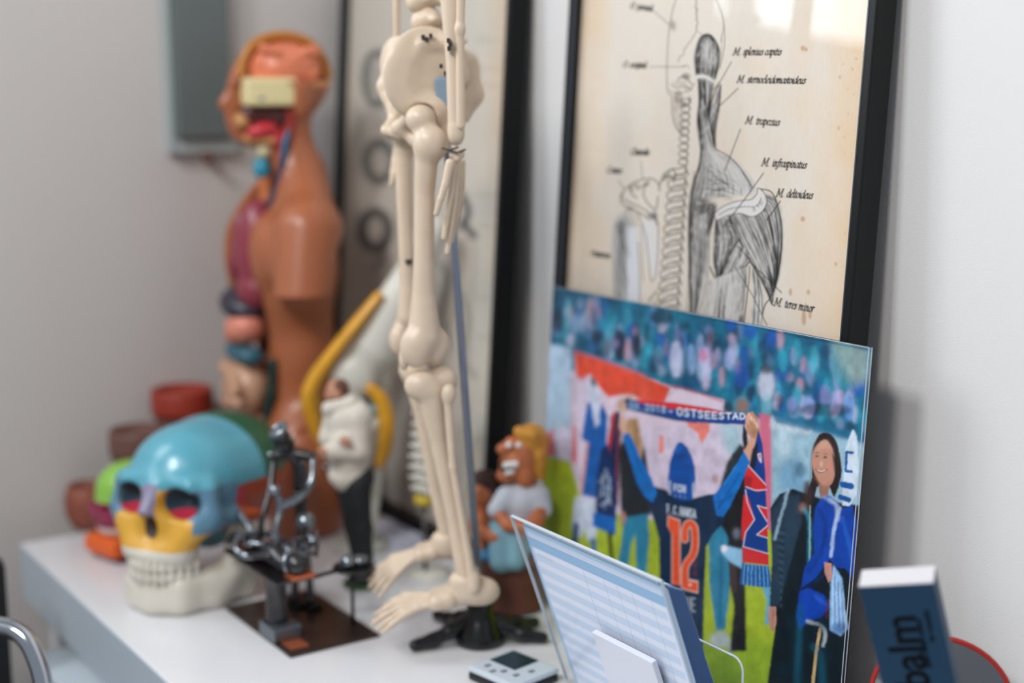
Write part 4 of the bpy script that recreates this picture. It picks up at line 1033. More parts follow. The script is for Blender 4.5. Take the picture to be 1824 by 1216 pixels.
# jersey lettering
word('F.C.HANSA', 1188, 913, 1240, 923, 15, 15, '#c3cbd6', 2.0)
num = '#e4542f'
one = [(1191, 919), (1200, 924), (1210, 927), (1211, 1042), (1198, 1040), (1198, 952), (1190, 938)]
ph.poly([(x+(-1.7 if x < 1200 else 1.7), y+(-2 if y < 960 else 0)) for x, y in one], '#e3b9ab', 1, .5); ph.poly(one, num, 1, .5)
two = [(1220, 960), (1220, 944), (1224, 934), (1230, 932), (1236, 938), (1238, 950), (1238, 972), (1234, 988), (1224, 1002), (1220, 1014), (1220, 1030)]
ph.stroke(two, 14, '#e3b9ab', 1, 4, .4); ph.poly([(1213, 1028), (1244, 1034), (1244, 1057), (1213, 1049)], '#e3b9ab', 1, .5)
ph.stroke(two, 10.6, num, 1, 4, .4); ph.poly([(1214.6, 1026), (1226, 1026), (1226, 1034), (1242, 1037), (1242.4, 1054), (1214.6, 1047)], num, 1, .5)
for k in range(12): bl(1204 if k % 2 else 1238, 950+k*7, 4, 5, '#a83424', .35, 2)
bl(1229, 1041, 3, 3, '#f0c8b8', .9, .8)
word('UE', 1221, 1086, 1240, 1089, 23, 23, '#9aa3ac', 3)
# held scarf
ph.poly([(1114, 712), (1150, 714), (1203, 718), (1260, 726), (1300, 735), (1328, 737), (1328, 756), (1290, 755), (1240, 752), (1203, 748), (1160, 738), (1116, 728)], '#0f3f88', 1, .7)
ph.poly([(1133, 712), (1203, 717), (1262, 727), (1300, 737), (1270, 736), (1230, 730), (1190, 727), (1140, 718)], '#cf2f36', 1, .6)
ph.stroke([(1118, 728), (1160, 738), (1203, 748), (1240, 752)], 2.5, '#0a2454', .8, 0, .8); bl(1118, 714, 7, 6, '#14305c', .8, 1.5)
ph.stroke([(1300, 755), (1326, 757)], 1.6, '#c7a9b4', .9, 0, .4)
word('20.2018', 1119, 727, 1187, 735, 10.5, 11.5, '#a9c6dc', 2.3, .85); word('-', 1190, 736, 1200, 737, 9, 9, '#c9d6e2', 2.2)
word('OSTSEESTAD', 1205, 739, 1329, 746, 13.5, 9.5, '#dbe6ef', 2.3, .97, 2.5)
# scarf hanging from the right hand
ph.poly([(1324, 752), (1331, 770), (1332, 790), (1326, 802), (1322, 780)], '#14181c', 1, 1)
ph.poly([(1351, 764), (1358, 790), (1363, 840), (1365, 900), (1369, 1006), (1323, 1000), (1321, 940), (1326, 868), (1338, 820)], '#0e3a86', 1, .6)
ph.poly([(1351, 786), (1340, 800), (1334, 830), (1342, 842), (1348, 820)], '#10141a', .9, 1)
ph.poly([(1349, 808), (1356, 806), (1357, 826), (1352, 820)], '#e2d5da', .9, .8); ph.poly([(1351, 810), (1355, 809), (1355, 818)], '#b22a35', .9, .6)
ph.poly([(1333, 829), (1364, 862), (1364, 872), (1350, 876), (1326, 866), (1327, 846)], '#cf2a2e', 1, .6); ph.poly([(1328, 846), (1340, 850), (1338, 869), (1326, 866)], '#7e1d26', .7, 1.5)
wl_ = '#ded9e0'
ph.poly([(1325, 880), (1333, 886), (1344, 925), (1332, 940), (1325, 962), (1321, 962), (1321, 930)], '#cf2a2e', 1, .5)
ph.poly([(1350, 901), (1366, 906), (1367, 924), (1360, 920)], '#cf2a2e', 1, .5); ph.poly([(1367, 936), (1368, 956), (1349, 951)], '#cf2a2e', 1, .5)
for q in ([(1329, 867), (1345, 873), (1365, 872)], [(1333, 829), (1364, 863)], [(1328, 872), (1331, 894), (1344, 925), (1328, 948), (1324, 972)], [(1366, 905), (1349, 900), (1366, 928)], [(1367, 936), (1348, 952), (1368, 958)], [(1323, 973), (1369, 986)]): ph.stroke(q, 1.6, wl_, .95, 0, .4)
ph.poly([(1323, 974), (1369, 987), (1369, 1006), (1323, 1001)], '#c9262a', 1, .6)
ph.poly([(1322, 1003), (1370, 1008), (1374, 1046), (1352, 1045), (1318, 1040)], '#1764a8', 1, .9)
for k in range(15): ph.stroke([(1323+k*3.3, 1004+k*.3), (1320+k*3.7, 1040+rg.random()*5)], 1.2, '#8fc2e6' if k % 2 else '#0c3f7c', .8, 0, .4)
ph.poly([(1358, 1046), (1374, 1046), (1372, 1110), (1362, 1112), (1366, 1070)], '#4aa0d4', .8, 1.8)
# woman in leather coat with blue clothes over her arm
bl(1412, 850, 24, 34, '#6f9cba', .9, 5); bl(1424, 836, 10, 14, '#4a6c84', .8, 4); bl(1395, 790, 14, 26, '#b7cdd8', .8, 6)
ph.poly([(1372, 905), (1388, 880), (1412, 870), (1440, 880), (1470, 890), (1530, 900), (1542, 1000), (1545, 1240), (1364, 1240), (1372, 1180), (1382, 1110), (1371, 1078), (1376, 1000)], '#101a22', 1, 1.2)
ph.poly([(1374, 910), (1392, 882), (1424, 880), (1428, 930), (1408, 1000), (1388, 1078), (1371, 1078), (1376, 1000)], '#24384a', 1, 2)
for k in range(22):
    y = 940+k*6.5; ph.stroke([(1384+k*.4, y), (1398-k*.4, y+4)], 3, '#3f586a' if k % 2 else '#0c151d', .6, 0, 1.2)
ph.stroke([(1404, 872), (1392, 915), (1380, 960)], 5, '#9db8ca', .8, 0, 1.5)
ph.poly([(1370, 1080), (1382, 1080), (1383, 1106), (1378, 1128), (1372, 1118), (1368, 1100)], '#b88474', 1, .9); ph.stroke([(1377, 1084), (1377, 1122)], 1.6, '#6e4638', .6, 0, .8)
ph.poly([(1446, 850), (1447, 805), (1455, 780), (1468, 770), (1484, 777), (1494, 800), (1499, 840), (1492, 872), (1484, 884), (1476, 866), (1456, 868), (1450, 892), (1438, 900), (1438, 874)], '#241b1c', 1, 1, 4)
ph.poly([(1458, 862), (1478, 862), (1474, 892), (1462, 892)], '#9a6c5c', 1, 1)
for k in range(9): ph.stroke([(1450+k*5, 776+abs(k-4)*3), (1445+k*6, 810), (1443+k*6.2, 860)], 1.1, '#4a3632' if k in (0, 1, 7, 8) else '#30211f', .7, 4, .5)
bl(1438, 880, 8, 26, '#3a2826', .9, 3); bl(1430, 905, 7, 9, '#a87868', .6, 3)
ph.poly([(1462, 786), (1472, 784), (1483, 800), (1488, 826), (1487, 850), (1478, 864), (1464, 864), (1452, 846), (1446, 822), (1450, 800)], '#bd8a76', 1, 1, 4)
ph.poly([(1462, 786), (1474, 784), (1484, 802), (1470, 797), (1452, 806)], '#cb9c88', .8, 2); ph.poly([(1482, 806), (1492, 820), (1492, 860), (1480, 872), (1487, 845)], '#221a1c', .9, 1.2)
for (x, y) in ((1455, 812), (1470, 814)): bl(x, y, 3.6, 2.0, '#4a2e28', .85, .9); bl(x, y-6, 4.4, 1.2, '#5a3c34', .6, .8)
bl(1463, 826, 2.8, 6, '#e2b4a0', .7, 1.5); ph.stroke([(1453, 836), (1462, 841), (1473, 836)], 2.4, '#8b3f3c', .9, 4, .7); ph.stroke([(1456, 837), (1463, 839.5), (1470, 837)], 1.2, '#f0e2dc', .95, 4, .4)
bl(1450, 826, 4, 6, '#d87f72', .4, 2); bl(1480, 830, 5, 7, '#d87f72', .4, 2); ph.stroke([(1452, 850), (1466, 866), (1482, 856)], 4, '#9c6a58', .5, 4, 2)
ph.stroke([(1432, 905), (1442, 930), (1441, 1010)], 6, '#2c8ca6', .8, 4, 2); ph.stroke([(1443, 900), (1442, 1000)], 1.8, '#b7cdbf', .8, 0, .8)
ph.poly([(1452, 905), (1462, 888), (1476, 882), (1492, 894), (1500, 906), (1518, 900), (1526, 930), (1528, 1000), (1524, 1036), (1506, 1012), (1490, 1010), (1478, 996), (1466, 1012), (1452, 1030), (1426, 1048), (1434, 1008), (1450, 985), (1448, 940)], '#0e3f9f', 1, 1.1)
ph.poly([(1424, 1052), (1440, 1046), (1466, 1058), (1478, 1080), (1462, 1100), (1440, 1106), (1424, 1122), (1418, 1098)], '#0f3ea4', 1, 1.3)
for q, c in (([(1458, 905), (1470, 930), (1464, 980), (1440, 1020)], '#0a2c78'), ([(1500, 920), (1510, 960), (1518, 1000)], '#2566c8'), ([(1478, 890), (1490, 900), (1492, 925)], '#c9d6ec'), ([(1466, 885), (1480, 890)], '#8fb0e0'), ([(1490, 1012), (1470, 1022), (1440, 1045)], '#082460'), ([(1452, 1060), (1470, 1076)], '#2b63cc'), ([(1520, 940), (1524, 990)], '#0a2c78')):
    ph.stroke(q, 6, c, .65, 4, 2)
ph.stroke([(1496, 905), (1486, 940), (1480, 990)], 6, '#a9bfdc', .85, 4, 1.2)
ph.poly([(1469, 1001), (1481, 1003), (1482, 1030), (1476, 1038), (1469, 1020)], '#c08a7c', 1, .9)
ph.poly([(1484, 1005), (1500, 1030), (1504, 1080), (1512, 1118), (1498, 1132), (1478, 1122), (1478, 1080), (1480, 1040)], '#8fb6dc', 1, 1.3)
for k in range(7): ph.stroke([(1484+k*3, 1020+k*6), (1483+k*4, 1110+k*2)], 2, '#2e66b0' if k % 2 else '#c2d6ea', .6, 4, .9)
bl(1494, 1118, 14, 10, '#154a94', .6, 3); ph.stroke([(1474, 1070), (1472, 1100)], 3, '#6e1f34', .8, 0, 1)
ph.stroke([(1438, 1106), (1462, 1114), (1470, 1130), (1466, 1150)], 6, '#a8b4bc', .85, 4, 1.5); ph.stroke([(1461, 1120), (1454, 1160), (1446, 1235)], 5.5, '#c4a878', 1, 0, .7)
for q in ([(1426, 1080), (1422, 1160), (1420, 1235)], [(1448, 1150), (1462, 1170), (1466, 1235)]): ph.stroke(q, 10, '#166078', .6, 4, 4)
for k in range(14): bl(1385+rg.random()*150, 1100+rg.random()*110, 6, 16, '#0a2a3c', .4, 4)
# raised white scarf with C
ph.poly([(1514, 775), (1520, 764), (1526, 776), (1530, 830), (1526, 880), (1514, 900), (1500, 900), (1502, 850), (1506, 800)], '#c8d6e2', 1, 1.1)
ph.stroke([(1519, 806), (1508, 805), (1506, 838), (1517, 840)], 4.5, '#16589c', 1, 0, .6); ph.stroke([(1501, 862), (1516, 866)], 11, '#15549c', 1, 0, .8); ph.stroke([(1497, 885), (1512, 890)], 9, '#15549c', 1, 0, .8)

# photographic softness: edges wander a little, cloth and skin carry light and dark mottling
dx_ = ((smooth_noise((hh, ww), (9, 9), rg, 2)-.5)*5).astype(int); dy_ = ((smooth_noise((hh, ww), (9, 9), rg, 2)-.5)*5).astype(int)
keep = np.zeros((hh, ww), bool)
def guard(u0, v0, u1, v1): keep[int((v0-500)*1.25):int((v1-500)*1.25), int((u0-955)*1.25):int((u1-955)*1.25)] = True
guard(1112, 705, 1335, 760); guard(1184, 900, 1248, 1095); guard(1440, 785, 1492, 866); guard(1318, 760, 1376, 1010)
dx_[keep] = 0; dy_[keep] = 0
YY, XX = np.mgrid[0:hh, 0:ww]
ph.a = ph.a[np.clip(YY+dy_, 0, hh-1), np.clip(XX+dx_, 0, ww-1)]
mott = smooth_noise((hh, ww), (14, 20), rg, 3)-.5
ph.a = ph.a*(1+np.where(keep, .25, 1.0)*mott*.5)[..., None].astype(np.float32)
gr_ = (smooth_noise((hh, ww), (2, 2), rg, 1)[..., None]-.5)
ph.a = np.clip(ph.a*(1+gr_*.05), 0, 1)
P0, PLEAN = 0.937, math.atan(0.055)
pt_ = thing('mounted_photo', 'large acrylic-mounted photo of football supporters, boy in number 12 shirt holding a scarf', 'photo print', (P0, 1.09, 0), (0, PLEAN, 0))
place, uv = plane_map(P0, PLEAN)
Y1, Y0, HT = 1.334, 0.8495, 0.3765
printed_sheet('photo_print', ph, uv, -Y1, -Y0, .0005, HT, 640, 560, lambda S, T: np.stack([np.zeros_like(S), -S-1.09, T], -1), attr_mat('photo_ink', .35, .3), pt_, None)
box('backing', (.0002, Y0-1.09, 0), (.0030, Y1-1.09, HT), M('backing_black', '#14161a', .4), pt_)
box('acrylic_face', (-.0042, Y0-1.09, 0), (-.0003, Y1-1.09, HT), clear_mat('acrylic_clear', ior=1.35, boost=.6), pt_, .0003)
ed = M('edge_glint', '#c9ccd6', .15)  # pale strips: light caught by the acrylic edges, painted in as colour
box('edge_glint', (-.0044, Y0-1.0905, 0), (-.0037, Y0-1.0900, HT), ed, pt_); box('edge_glint', (-.0002, Y0-1.0905, 0), (.0004, Y0-1.0900, HT), ed, pt_)
box('edge_glint', (-.0044, Y0-1.09, HT), (-.0038, Y1-1.09, HT+.0004), ed, pt_)
VIEW = R(-34)
# ------------------------------------------------------------------ small white skeleton on its stand (profile, facing left)
bone_m = M('skeleton_bone', '#d3bfa8', .42, spec=.45, coat=.1, var=.03, vscale=60)
sk2 = thing('skeleton_model', 'small ivory skeleton model hanging on a rod stand in the middle of the cabinet', 'skeleton model', (.80, 1.25, 0), VIEW)
def q(a, b, y=0.0): return ((a-849)/1660, y, .635-(b-100)*.000601)
def sbone(name, pr, k=.008, h=.0018, **kw): return blob(name, pr, bone_m, sk2, k, h, **kw)
def C2(a, b, r1, r2=None): return cap_(a, b, r1/1660, (r1 if r2 is None else r2)/1660)
# lumbar spine and pelvis
for i, (a, b) in enumerate(((748, -30), (752, 4), (760, 38), (770, 70))):
    c = q(a, b, .022)
    sbone('vertebra', [cap_((c[0]-.003, c[1], c[2]-.002), (c[0]+.003, c[1], c[2]+.002), .0125), ell_((c[0]+.024, c[1], c[2]-.002), (.014, .006, .0055)), cap_((c[0]+.010, c[1]-.016, c[2]), (c[0]+.010, c[1]+.016, c[2]), .0045)], .006, .0018)
sbone('sacrum', chain([q(785, 88, .02), q(822, 120, .02), q(838, 165, .02), q(828, 205, .02)], [.017, .017, .012, .005]), .008, .0022)
wing = [ell_(q(760, 130, -.012), (.044, .011, .048), (0, 20, 24)), cap_(q(722, 150, -.020), q(760, 82, -.018), .006, .0055), cap_(q(760, 82, -.018), q(806, 78, -.010), .0055, .006),
        cap_(q(722, 150, -.020), q(738, 178, -.020), .007, .009), ell_(q(768, 192, -.014), (.020, .017, .018)), cap_(q(785, 190, -.010), q(798, 225, -.006), .011, .011), cap_(q(798, 225, -.006), q(788, 245, -.002), .010, .008),
        cap_(q(745, 195, -.010), q(712, 222, .012), .008, .007), cap_(q(712, 222, .012), q(745, 245, .006), .006, .006), cap_(q(745, 245, .006), q(788, 245, -.002), .006, .008), cap_(q(800, 80, -.01), q(815, 130, .005), .008, .012)]
sbone('hip_bone', wing, .008, .0020, cut=[ell_(q(766, 124, -.036), (.034, .014, .036), (0, 20, 24)), ell_(q(758, 200, -.034), (.0155, .018, .0135))])
wing2 = [ell_(q(712, 122, .046), (.028, .008, .036), (0, -14, -38)), cap_(q(682, 150, .05), q(706, 84, .052), .006, .0055), cap_(q(706, 84, .052), q(745, 82, .045), .0055, .006), cap_(q(682, 150, .05), q(688, 168, .046), .006, .007),
         ell_(q(712, 185, .045), (.016, .015, .016)), cap_(q(712, 185, .045), q(694, 226, .028), .008, .006), cap_(q(694, 226, .028), q(712, 238, .03), .006, .006)]
sbone('hip_bone', wing2, .008, .0022, cut=[ell_(q(706, 118, .030), (.018, .010, .022), (0, -14, -38))])
sbone('pubic_joint', [cap_(q(690, 226, .022), q(716, 232, .012), .0065, .006)], .004, .002)
for a, b, y_ in ((760, 70, -.024), (766, 74, -.024), (773, 68, -.024), (790, 118, -.026), (797, 130, -.024), (805, 78, -.0625), (808, 84, -.063), (806, 91, -.0625), (722, 458, .0315), (728, 458, .031)):
    c = q(a, b, y_); box('painted_mark', (c[0]-.0016, c[1]-.003, c[2]-.0022), (c[0]+.0016, c[1]+.003, c[2]+.0022), M('mark_black', '#2a2624', .6), sk2)
box('disc_patch', *(lambda c: ((c[0]-.008, c[1]-.004, c[2]-.015), (c[0]+.008, c[1]+.004, c[2]+.015)))(q(792, 160, -.018)), M('disc_blue', '#7f94a6', .5), sk2, .003)
# thigh bones, knee caps, shins
sbone('thigh_bone', [ell_(q(755, 205, -.030), (.0155, .0155, .0145)), C2(q(757, 212, -.030), q(768, 240, -.036), 18, 19), ell_(q(772, 246, -.036), (.018, .016, .019)), grp(C2(q(766, 250, -.034), q(760, 330, -.03), 21, 17.5), C2(q(760, 330, -.03), q(758, 440, -.03), 17.5, 17.5), C2(q(758, 440, -.03), q(757, 500, -.03), 17.5, 20), C2(q(757, 500, -.03), q(757, 575, -.03), 20, 30)), ell_(q(744, 592, -.038), (.017, .014, .022)), ell_(q(772, 594, -.024), (.018, .014, .021))], .005, .0020)
sbone('thigh_bone', [ell_(q(706, 228, .044), (.013, .013, .012)), ell_(q(722, 250, .04), (.013, .012, .014)), grp(C2(q(716, 250, .04), q(718, 400, .04), 16, 13.5), C2(q(718, 400, .04), q(722, 500, .04), 13.5, 15), C2(q(722, 500, .04), q(722, 560, .04), 15, 21)), ell_(q(716, 590, .046), (.015, .013, .020)), ell_(q(706, 602, .036), (.011, .011, .017))], .005, .0022)
sbone('knee_cap', [ell_(q(722, 614, -.032), (.0055, .010, .013))], 0, .0016)
sbone('knee_cap', [ell_(q(697, 602, .04), (.0065, .009, .014))], 0, .0018)
sbone('shin_bone', [ell_(q(752, 660, -.036), (.018, .014, .016)), ell_(q(786, 658, -.022), (.017, .014, .017)), grp(C2(q(768, 672, -.030), q(780, 760, -.030), 28, 16), C2(q(780, 760, -.03), q(806, 900, -.03), 16, 13.5), C2(q(806, 900, -.03), q(826, 1000, -.03), 13.5, 18)), ell_(q(832, 1008, -.024), (.012, .013, .012))], .005, .0020)
sbone('calf_bone', [ell_(q(800, 672, -.046), (.008, .008, .011)), C2(q(798, 680, -.046), q(806, 800, -.048), 8, 6.5), C2(q(806, 800, -.048), q(838, 1000, -.044), 6.5, 8), ell_(q(842, 1012, -.044), (.007, .007, .014))], .003, .0018)
sbone('shin_bone', [ell_(q(730, 655, .036), (.016, .014, .015)), grp(C2(q(735, 665, .036), q(744, 740, .036), 24, 14), C2(q(744, 740, .036), q(768, 880, .036), 14, 12), C2(q(768, 880, .036), q(788, 960, .036), 12, 16))], .005, .0022)
sbone('calf_bone', [C2(q(745, 672, .050), q(752, 760, .05), 8, 6), C2(q(752, 760, .05), q(792, 958, .046), 6, 8)], .006, .0020)
# feet: heel, arch and five toe rays each
def foot(heel, ankle, mid, tips, yc, sp, sc, hh=.0018):
    sbone('heel_bone', [ell_(q(*heel, yc), (.021*sc, .014*sc, .016*sc)), ell_(q(*ankle, yc), (.017*sc, .014*sc, .011*sc)), cap_(q(heel[0]-20, heel[1]-2, yc), q(mid[0]+18, mid[1]-2, yc), .014*sc, .012*sc)], .008, hh)
    sbone('midfoot', [cap_(q(mid[0]+10, mid[1], yc-sp*.5), q(mid[0]+10, mid[1]-4, yc+sp*.5), .011*sc, .010*sc), cap_(q(mid[0]-12, mid[1]+4, yc-sp*.8), q(mid[0]-12, mid[1]+2, yc+sp*.8), .009*sc, .009*sc)], .008, hh)
    for i, tp in enumerate(tips):
        f = (i-2)/2.0; y0 = yc+f*sp*.8; y1 = yc+f*sp*1.5
        s_ = np.array(q(mid[0]-18, mid[1]+6, y0)); e = np.array(q(*tp, y1)); r = (.0052 if i == 4 else .0038)*sc
        pts = [s_+(e-s_)*t+np.array([0, 0, .006*math.sin(t*PI)*sc]) for t in (0, .28, .55, .62, .78, .84, 1.0)]
        sbone('toe_bone', [cap_(pts[0], pts[1], r*1.25, r*.85), cap_(pts[1], pts[2], r*.85, r*1.3), cap_(pts[3], pts[4], r*1.1, r*.8), cap_(pts[4], pts[5], r*.9, r*.95), cap_(pts[5], pts[6], r*.95, r*.7)], .002, .0016)
foot((852, 1036), (824, 1016), (786, 1048), [(682, 1100), (670, 1101), (660, 1096), (664, 1086), (682, 1076)], -.030, .013, 1.0)
foot((800, 990), (786, 974), (752, 998), [(664, 1078), (652, 1074), (644, 1068), (642, 1060), (650, 1050)], .036, .011, .9, .002)
# arms
sbone('forearm_bone', [grp(C2(q(812, -60, -.05), q(810, 10, -.05), 17, 19), C2(q(810, 10, -.05), q(812, 110, -.05), 19, 12.5), C2(q(812, 110, -.05), q(815, 215, -.05), 12.5, 13)), ell_(q(816, 228, -.05), (.0088, .009, .0125))], .004, .0018)
sbone('forearm_bone', [C2(q(828, -60, -.06), q(824, 60, -.06), 9, 7), C2(q(824, 60, -.06), q(824, 215, -.056), 7, 8)], .006, .0018)
sbone('wrist_bones', [ell_((q(811+6*i, 262+(i % 2)*6, -.052)), (.0045, .006, .005)) for i in range(3)], .001, .0014)
for w_ in ((806, 252), (818, 256)):
    c = q(*w_, -.052); tube('wrist_wire', [(c[0]-.008, c[1]-.004, c[2]), (c[0], c[1]-.009, c[2]-.002), (c[0]+.008, c[1]-.004, c[2]+.001)], .0011, M('wire', '#4a4440', .4, .6), sk2, 6)
def finger(pts, yy, r):
    P = [q(a, b, yy+dy) for (a, b), dy in zip(pts, (0, -.002, -.002, 0))]
    sbone('finger_bone', [cap_(P[i], tuple(np.array(P[i])+(np.array(P[i+1])-np.array(P[i]))*.92), r*(1.0-.13*i), r*(.85-.1*i)) for i in range(len(P)-1)], .0015, .0014)
finger([(806, 276), (798, 312), (790, 336), (782, 362)], -.060, .0046)
finger([(810, 278), (806, 326), (800, 365), (794, 405)], -.050, .0044)
finger([(815, 278), (812, 332), (806, 380), (799, 432)], -.044, .0046)
finger([(820, 278), (818, 330), (812, 372), (806, 412)], -.036, .0042)
finger([(824, 276), (824, 322), (820, 352), (815, 384)], -.030, .0038)
sbone('forearm_bone', [C2(q(704, -50, .075), q(703, 90, .075), 8, 6), C2(q(703, 90, .075), q(707, 200, .07), 6, 7)], .006, .002)
for i in range(3): finger([(712-6*i, 262), (704-4*i, 286), (698-3*i, 306), (690, 328-5*i)], .068+.007*i, .0048)
# rod and star base
tube('rod', [q(788, 60, .006), q(790, 150, .006), q(808, 430, .006), q(849, 1063, .006)], .0042, M('rod_steel', '#8a93a5', .3, .5), sk2, 12)
st = thing('skeleton_stand', 'glossy black star-shaped plastic foot holding the rod of the ivory skeleton', 'stand', (.804, 1.262, 0))
blk = M('black_plastic', '#0c0d0f', .22, spec=.6)
lathe('hub', [(.001, .0005), (.0265, .0005), (.028, .004), (.026, .012), (.0175, .028), (.0145, .034), (.0140, .046), (.009, .050), (.0065, .052), (.001, .053)], blk, st, c=(.000, -.007, 0))
for i in (-42, -5, 95, 172):
    a = R(i); d = np.array([math.cos(a), math.sin(a)]); s_ = 1.0
    pts = [(d[0]*t, d[1]*t) for t in (.012, .030, .052, .074)]
    blob('star_leg', [cap_((*pts[0], .024), (*pts[1], .016), .0095, .0085), cap_((*pts[1], .016), (*pts[2], .009), .0085, .0075), cap_((*pts[2], .009), (*pts[3], .007), .0075, .0065)], blk, st, .006, .0025, clipz=.0005)

# ------------------------------------------------------------------ metal treatment-scene sculpture
ms = thing('metal_sculpture', 'dark metal sculpture of bolt figures: helper bending over a patient on a table', 'sculpture', (.665, 1.42, 0))
iron = M('dark_iron', '#4b4a4c', .28, .85, var=.15, vscale=80); iron2 = M('polished_iron', '#8f969c', .2, .95); cop = M('copper', '#c46a44', .35, .6)
box('base_plate', (-.055, -.090, 0), (.055, .086, .0035), M('brown_steel', '#4a3c38', .3, .6, var=.2, vscale=25), ms, .0012)
box('copper_plaque', (-.048, -.078, .0036), (-.026, -.052, .0046), cop, ms, .0003)
box('pillar_foot', (-.056, -.052, .0036), (-.022, -.012, .020), M('blue_iron', '#6d757d', .3, .8), ms, .002)
lathe('pillar', [(.001, .0201), (.013, .0201), (.012, .024), (.0115, .070), (.014, .074), (.001, .074)], iron, ms, c=(-.040, -.025, 0))
box('table_plate', (-.058, -.066, .0742), (-.010, .078, .0772), iron, ms, .001)
def rod(name, pts, r, m=iron, n=5, par=ms): return tube(name, pts, r, m, par, 10, n=n)
def ball(name, c, r, m=iron2, par=ms): return blob(name, [ell_(c, (r, r, r))], m, par, 0, r/5)
def ringp(name, c, R_, r, tilt, m=iron2, par=ms):
    mt = Matrix.Translation(c) @ Euler([R(x) for x in tilt]).to_matrix().to_4x4()
    return tube(name, [mt @ Vector((R_*math.cos(a), R_*math.sin(a), 0)) for a in np.linspace(0, 2*PI*.98, 22)], r, m, par, 8)
pat = rod('patient_body', [(-.036, -.045, .088), (-.038, -.015, .094), (-.036, .02, .090), (-.034, .045, .093)], [.009, .012, .008, .010])
ball('patient_head', (-.030, -.060, .092), .012, iron)
ringp('patient_collar', (-.032, -.052, .092), .012, .003, (80, 0, 20)); ringp('pelvis_ring', (-.038, .030, .092), .024, .0042, (12, -14, 30)); ringp('pelvis_ring', (-.036, .020, .094), .018, .0035, (-14, 16, 10))
rod('patient_leg', [(-.030, .045, .093), (-.035, .065, .108), (-.036, .080, .115)], [.0055, .0045, .0048], iron2); rod('patient_leg', [(-.044, .045, .093), (-.050, .06, .098), (-.052, .074, .086)], [.0055, .0045, .004])
rod('patient_arm', [(-.026, -.03, .098), (-.014, -.005, .100), (-.018, .02, .094)], [.004, .0035, .004], iron2); rod('patient_arm', [(-.046, -.03, .096), (-.056, -.005, .092), (-.052, .02, .086)], [.004, .0035, .004])
for c in ((-.030, .066, .0795), (-.030, -.060, .0795)):
    box('copper_pad', (c[0]-.011, c[1]-.010, c[2]-.0022), (c[0]+.017, c[1]+.010, c[2]+.003), cop, ms, .001)
# helper bending over
rod('helper_leg', [(.028, .030, .0036), (.029, .034, .05), (.026, .036, .105), (.020, .034, .150)], [.006, .0032, .0035, .005])
rod('helper_leg', [(.014, .045, .0036), (.018, .046, .05), (.022, .044, .10), (.018, .036, .145)], [.006, .0032, .0035, .005])
for c in ((.028, .030), (.014, .045)): box('helper_shoe', (c[0]-.009, c[1]-.016, .0036), (c[0]+.009, c[1]+.008, .010), M('black_iron', '#1b1b1d', .4, .5), ms, .003)
rod('helper_body', [(.020, .034, .146), (.020, .034, .175), (.008, .036, .196)], [.008, .0085, .007])
rod('shoulder_bar', [(.032, .018, .186), (.012, .036, .190), (-.004, .054, .184)], [.006, .007, .006])
blob('helper_head', [ell_((-.004, .030, .214), (.012, .012, .010), (0, 30, 0)), ell_((.002, .034, .203), (.013, .011, .010))], iron, ms, .004, .0018)
ringp('head_nut', (-.008, .026, .222), .009, .0038, (0, -40, 0)); ball('nose_nut', (-.020, .024, .196), .0035)
rod('helper_arm', [(.030, .018, .186), (.022, .008, .160), (.004, .004, .146), (-.018, .008, .138)], [.0045, .0042, .005, .006], iron2)
rod('helper_arm', [(-.022, .010, .160), (-.018, .006, .138), (-.026, .0, .118), (-.028, -.004, .100)], [.0045, .0045, .0035, .004], iron2)
ball('elbow_nut', (-.022, .010, .158), .007, iron2); ball('hand_nut', (-.028, -.004, .098), .0055, iron)
rod('far_arm', [(-.002, .054, .182), (-.014, .040, .152), (-.030, .03, .120), (-.032, .03, .100)], [.004, .004, .0035, .004])
ball('hanging_lamp', (.010, .000, .118), .0115, iron2); rod('lamp_rod', [(.014, .012, .188), (.012, .004, .16), (.010, .0, .128)], .0018)
for i in range(9):
    a = i*2.4; rod('spring_coil', [(.0+.010*math.cos(a), -.03+.010*math.sin(a), .086+.003*i), (-.004+.012*math.cos(a+1), -.03+.012*math.sin(a+1), .090+.003*i), (.002+.009*math.cos(a+2), -.026+.009*math.sin(a+2), .094+.003*i)], .0019, iron2 if i % 2 else iron)
tray = lathe('side_tray', [(.001, .070), (.022, .070), (.024, .073), (.0225, .0735), (.021, .0718), (.001, .0715)], iron, ms, c=(.044, -.050, 0))
rod('tray_post', [(.043, -.048, .0036), (.043, -.048, .0699)], .0022, iron, 0); ball('tray_nut', (.036, -.052, .080), .0085, iron2); lathe('tray_cup', [(.001, .0722), (.008, .0722), (.010, .080), (.009, .080), (.001, .075)], iron2, ms, c=(.055, -.045, 0))
rod('table_edge_rod', [(-.012, -.066, .0765), (.022, -.055, .0740)], .0025, iron, 0)

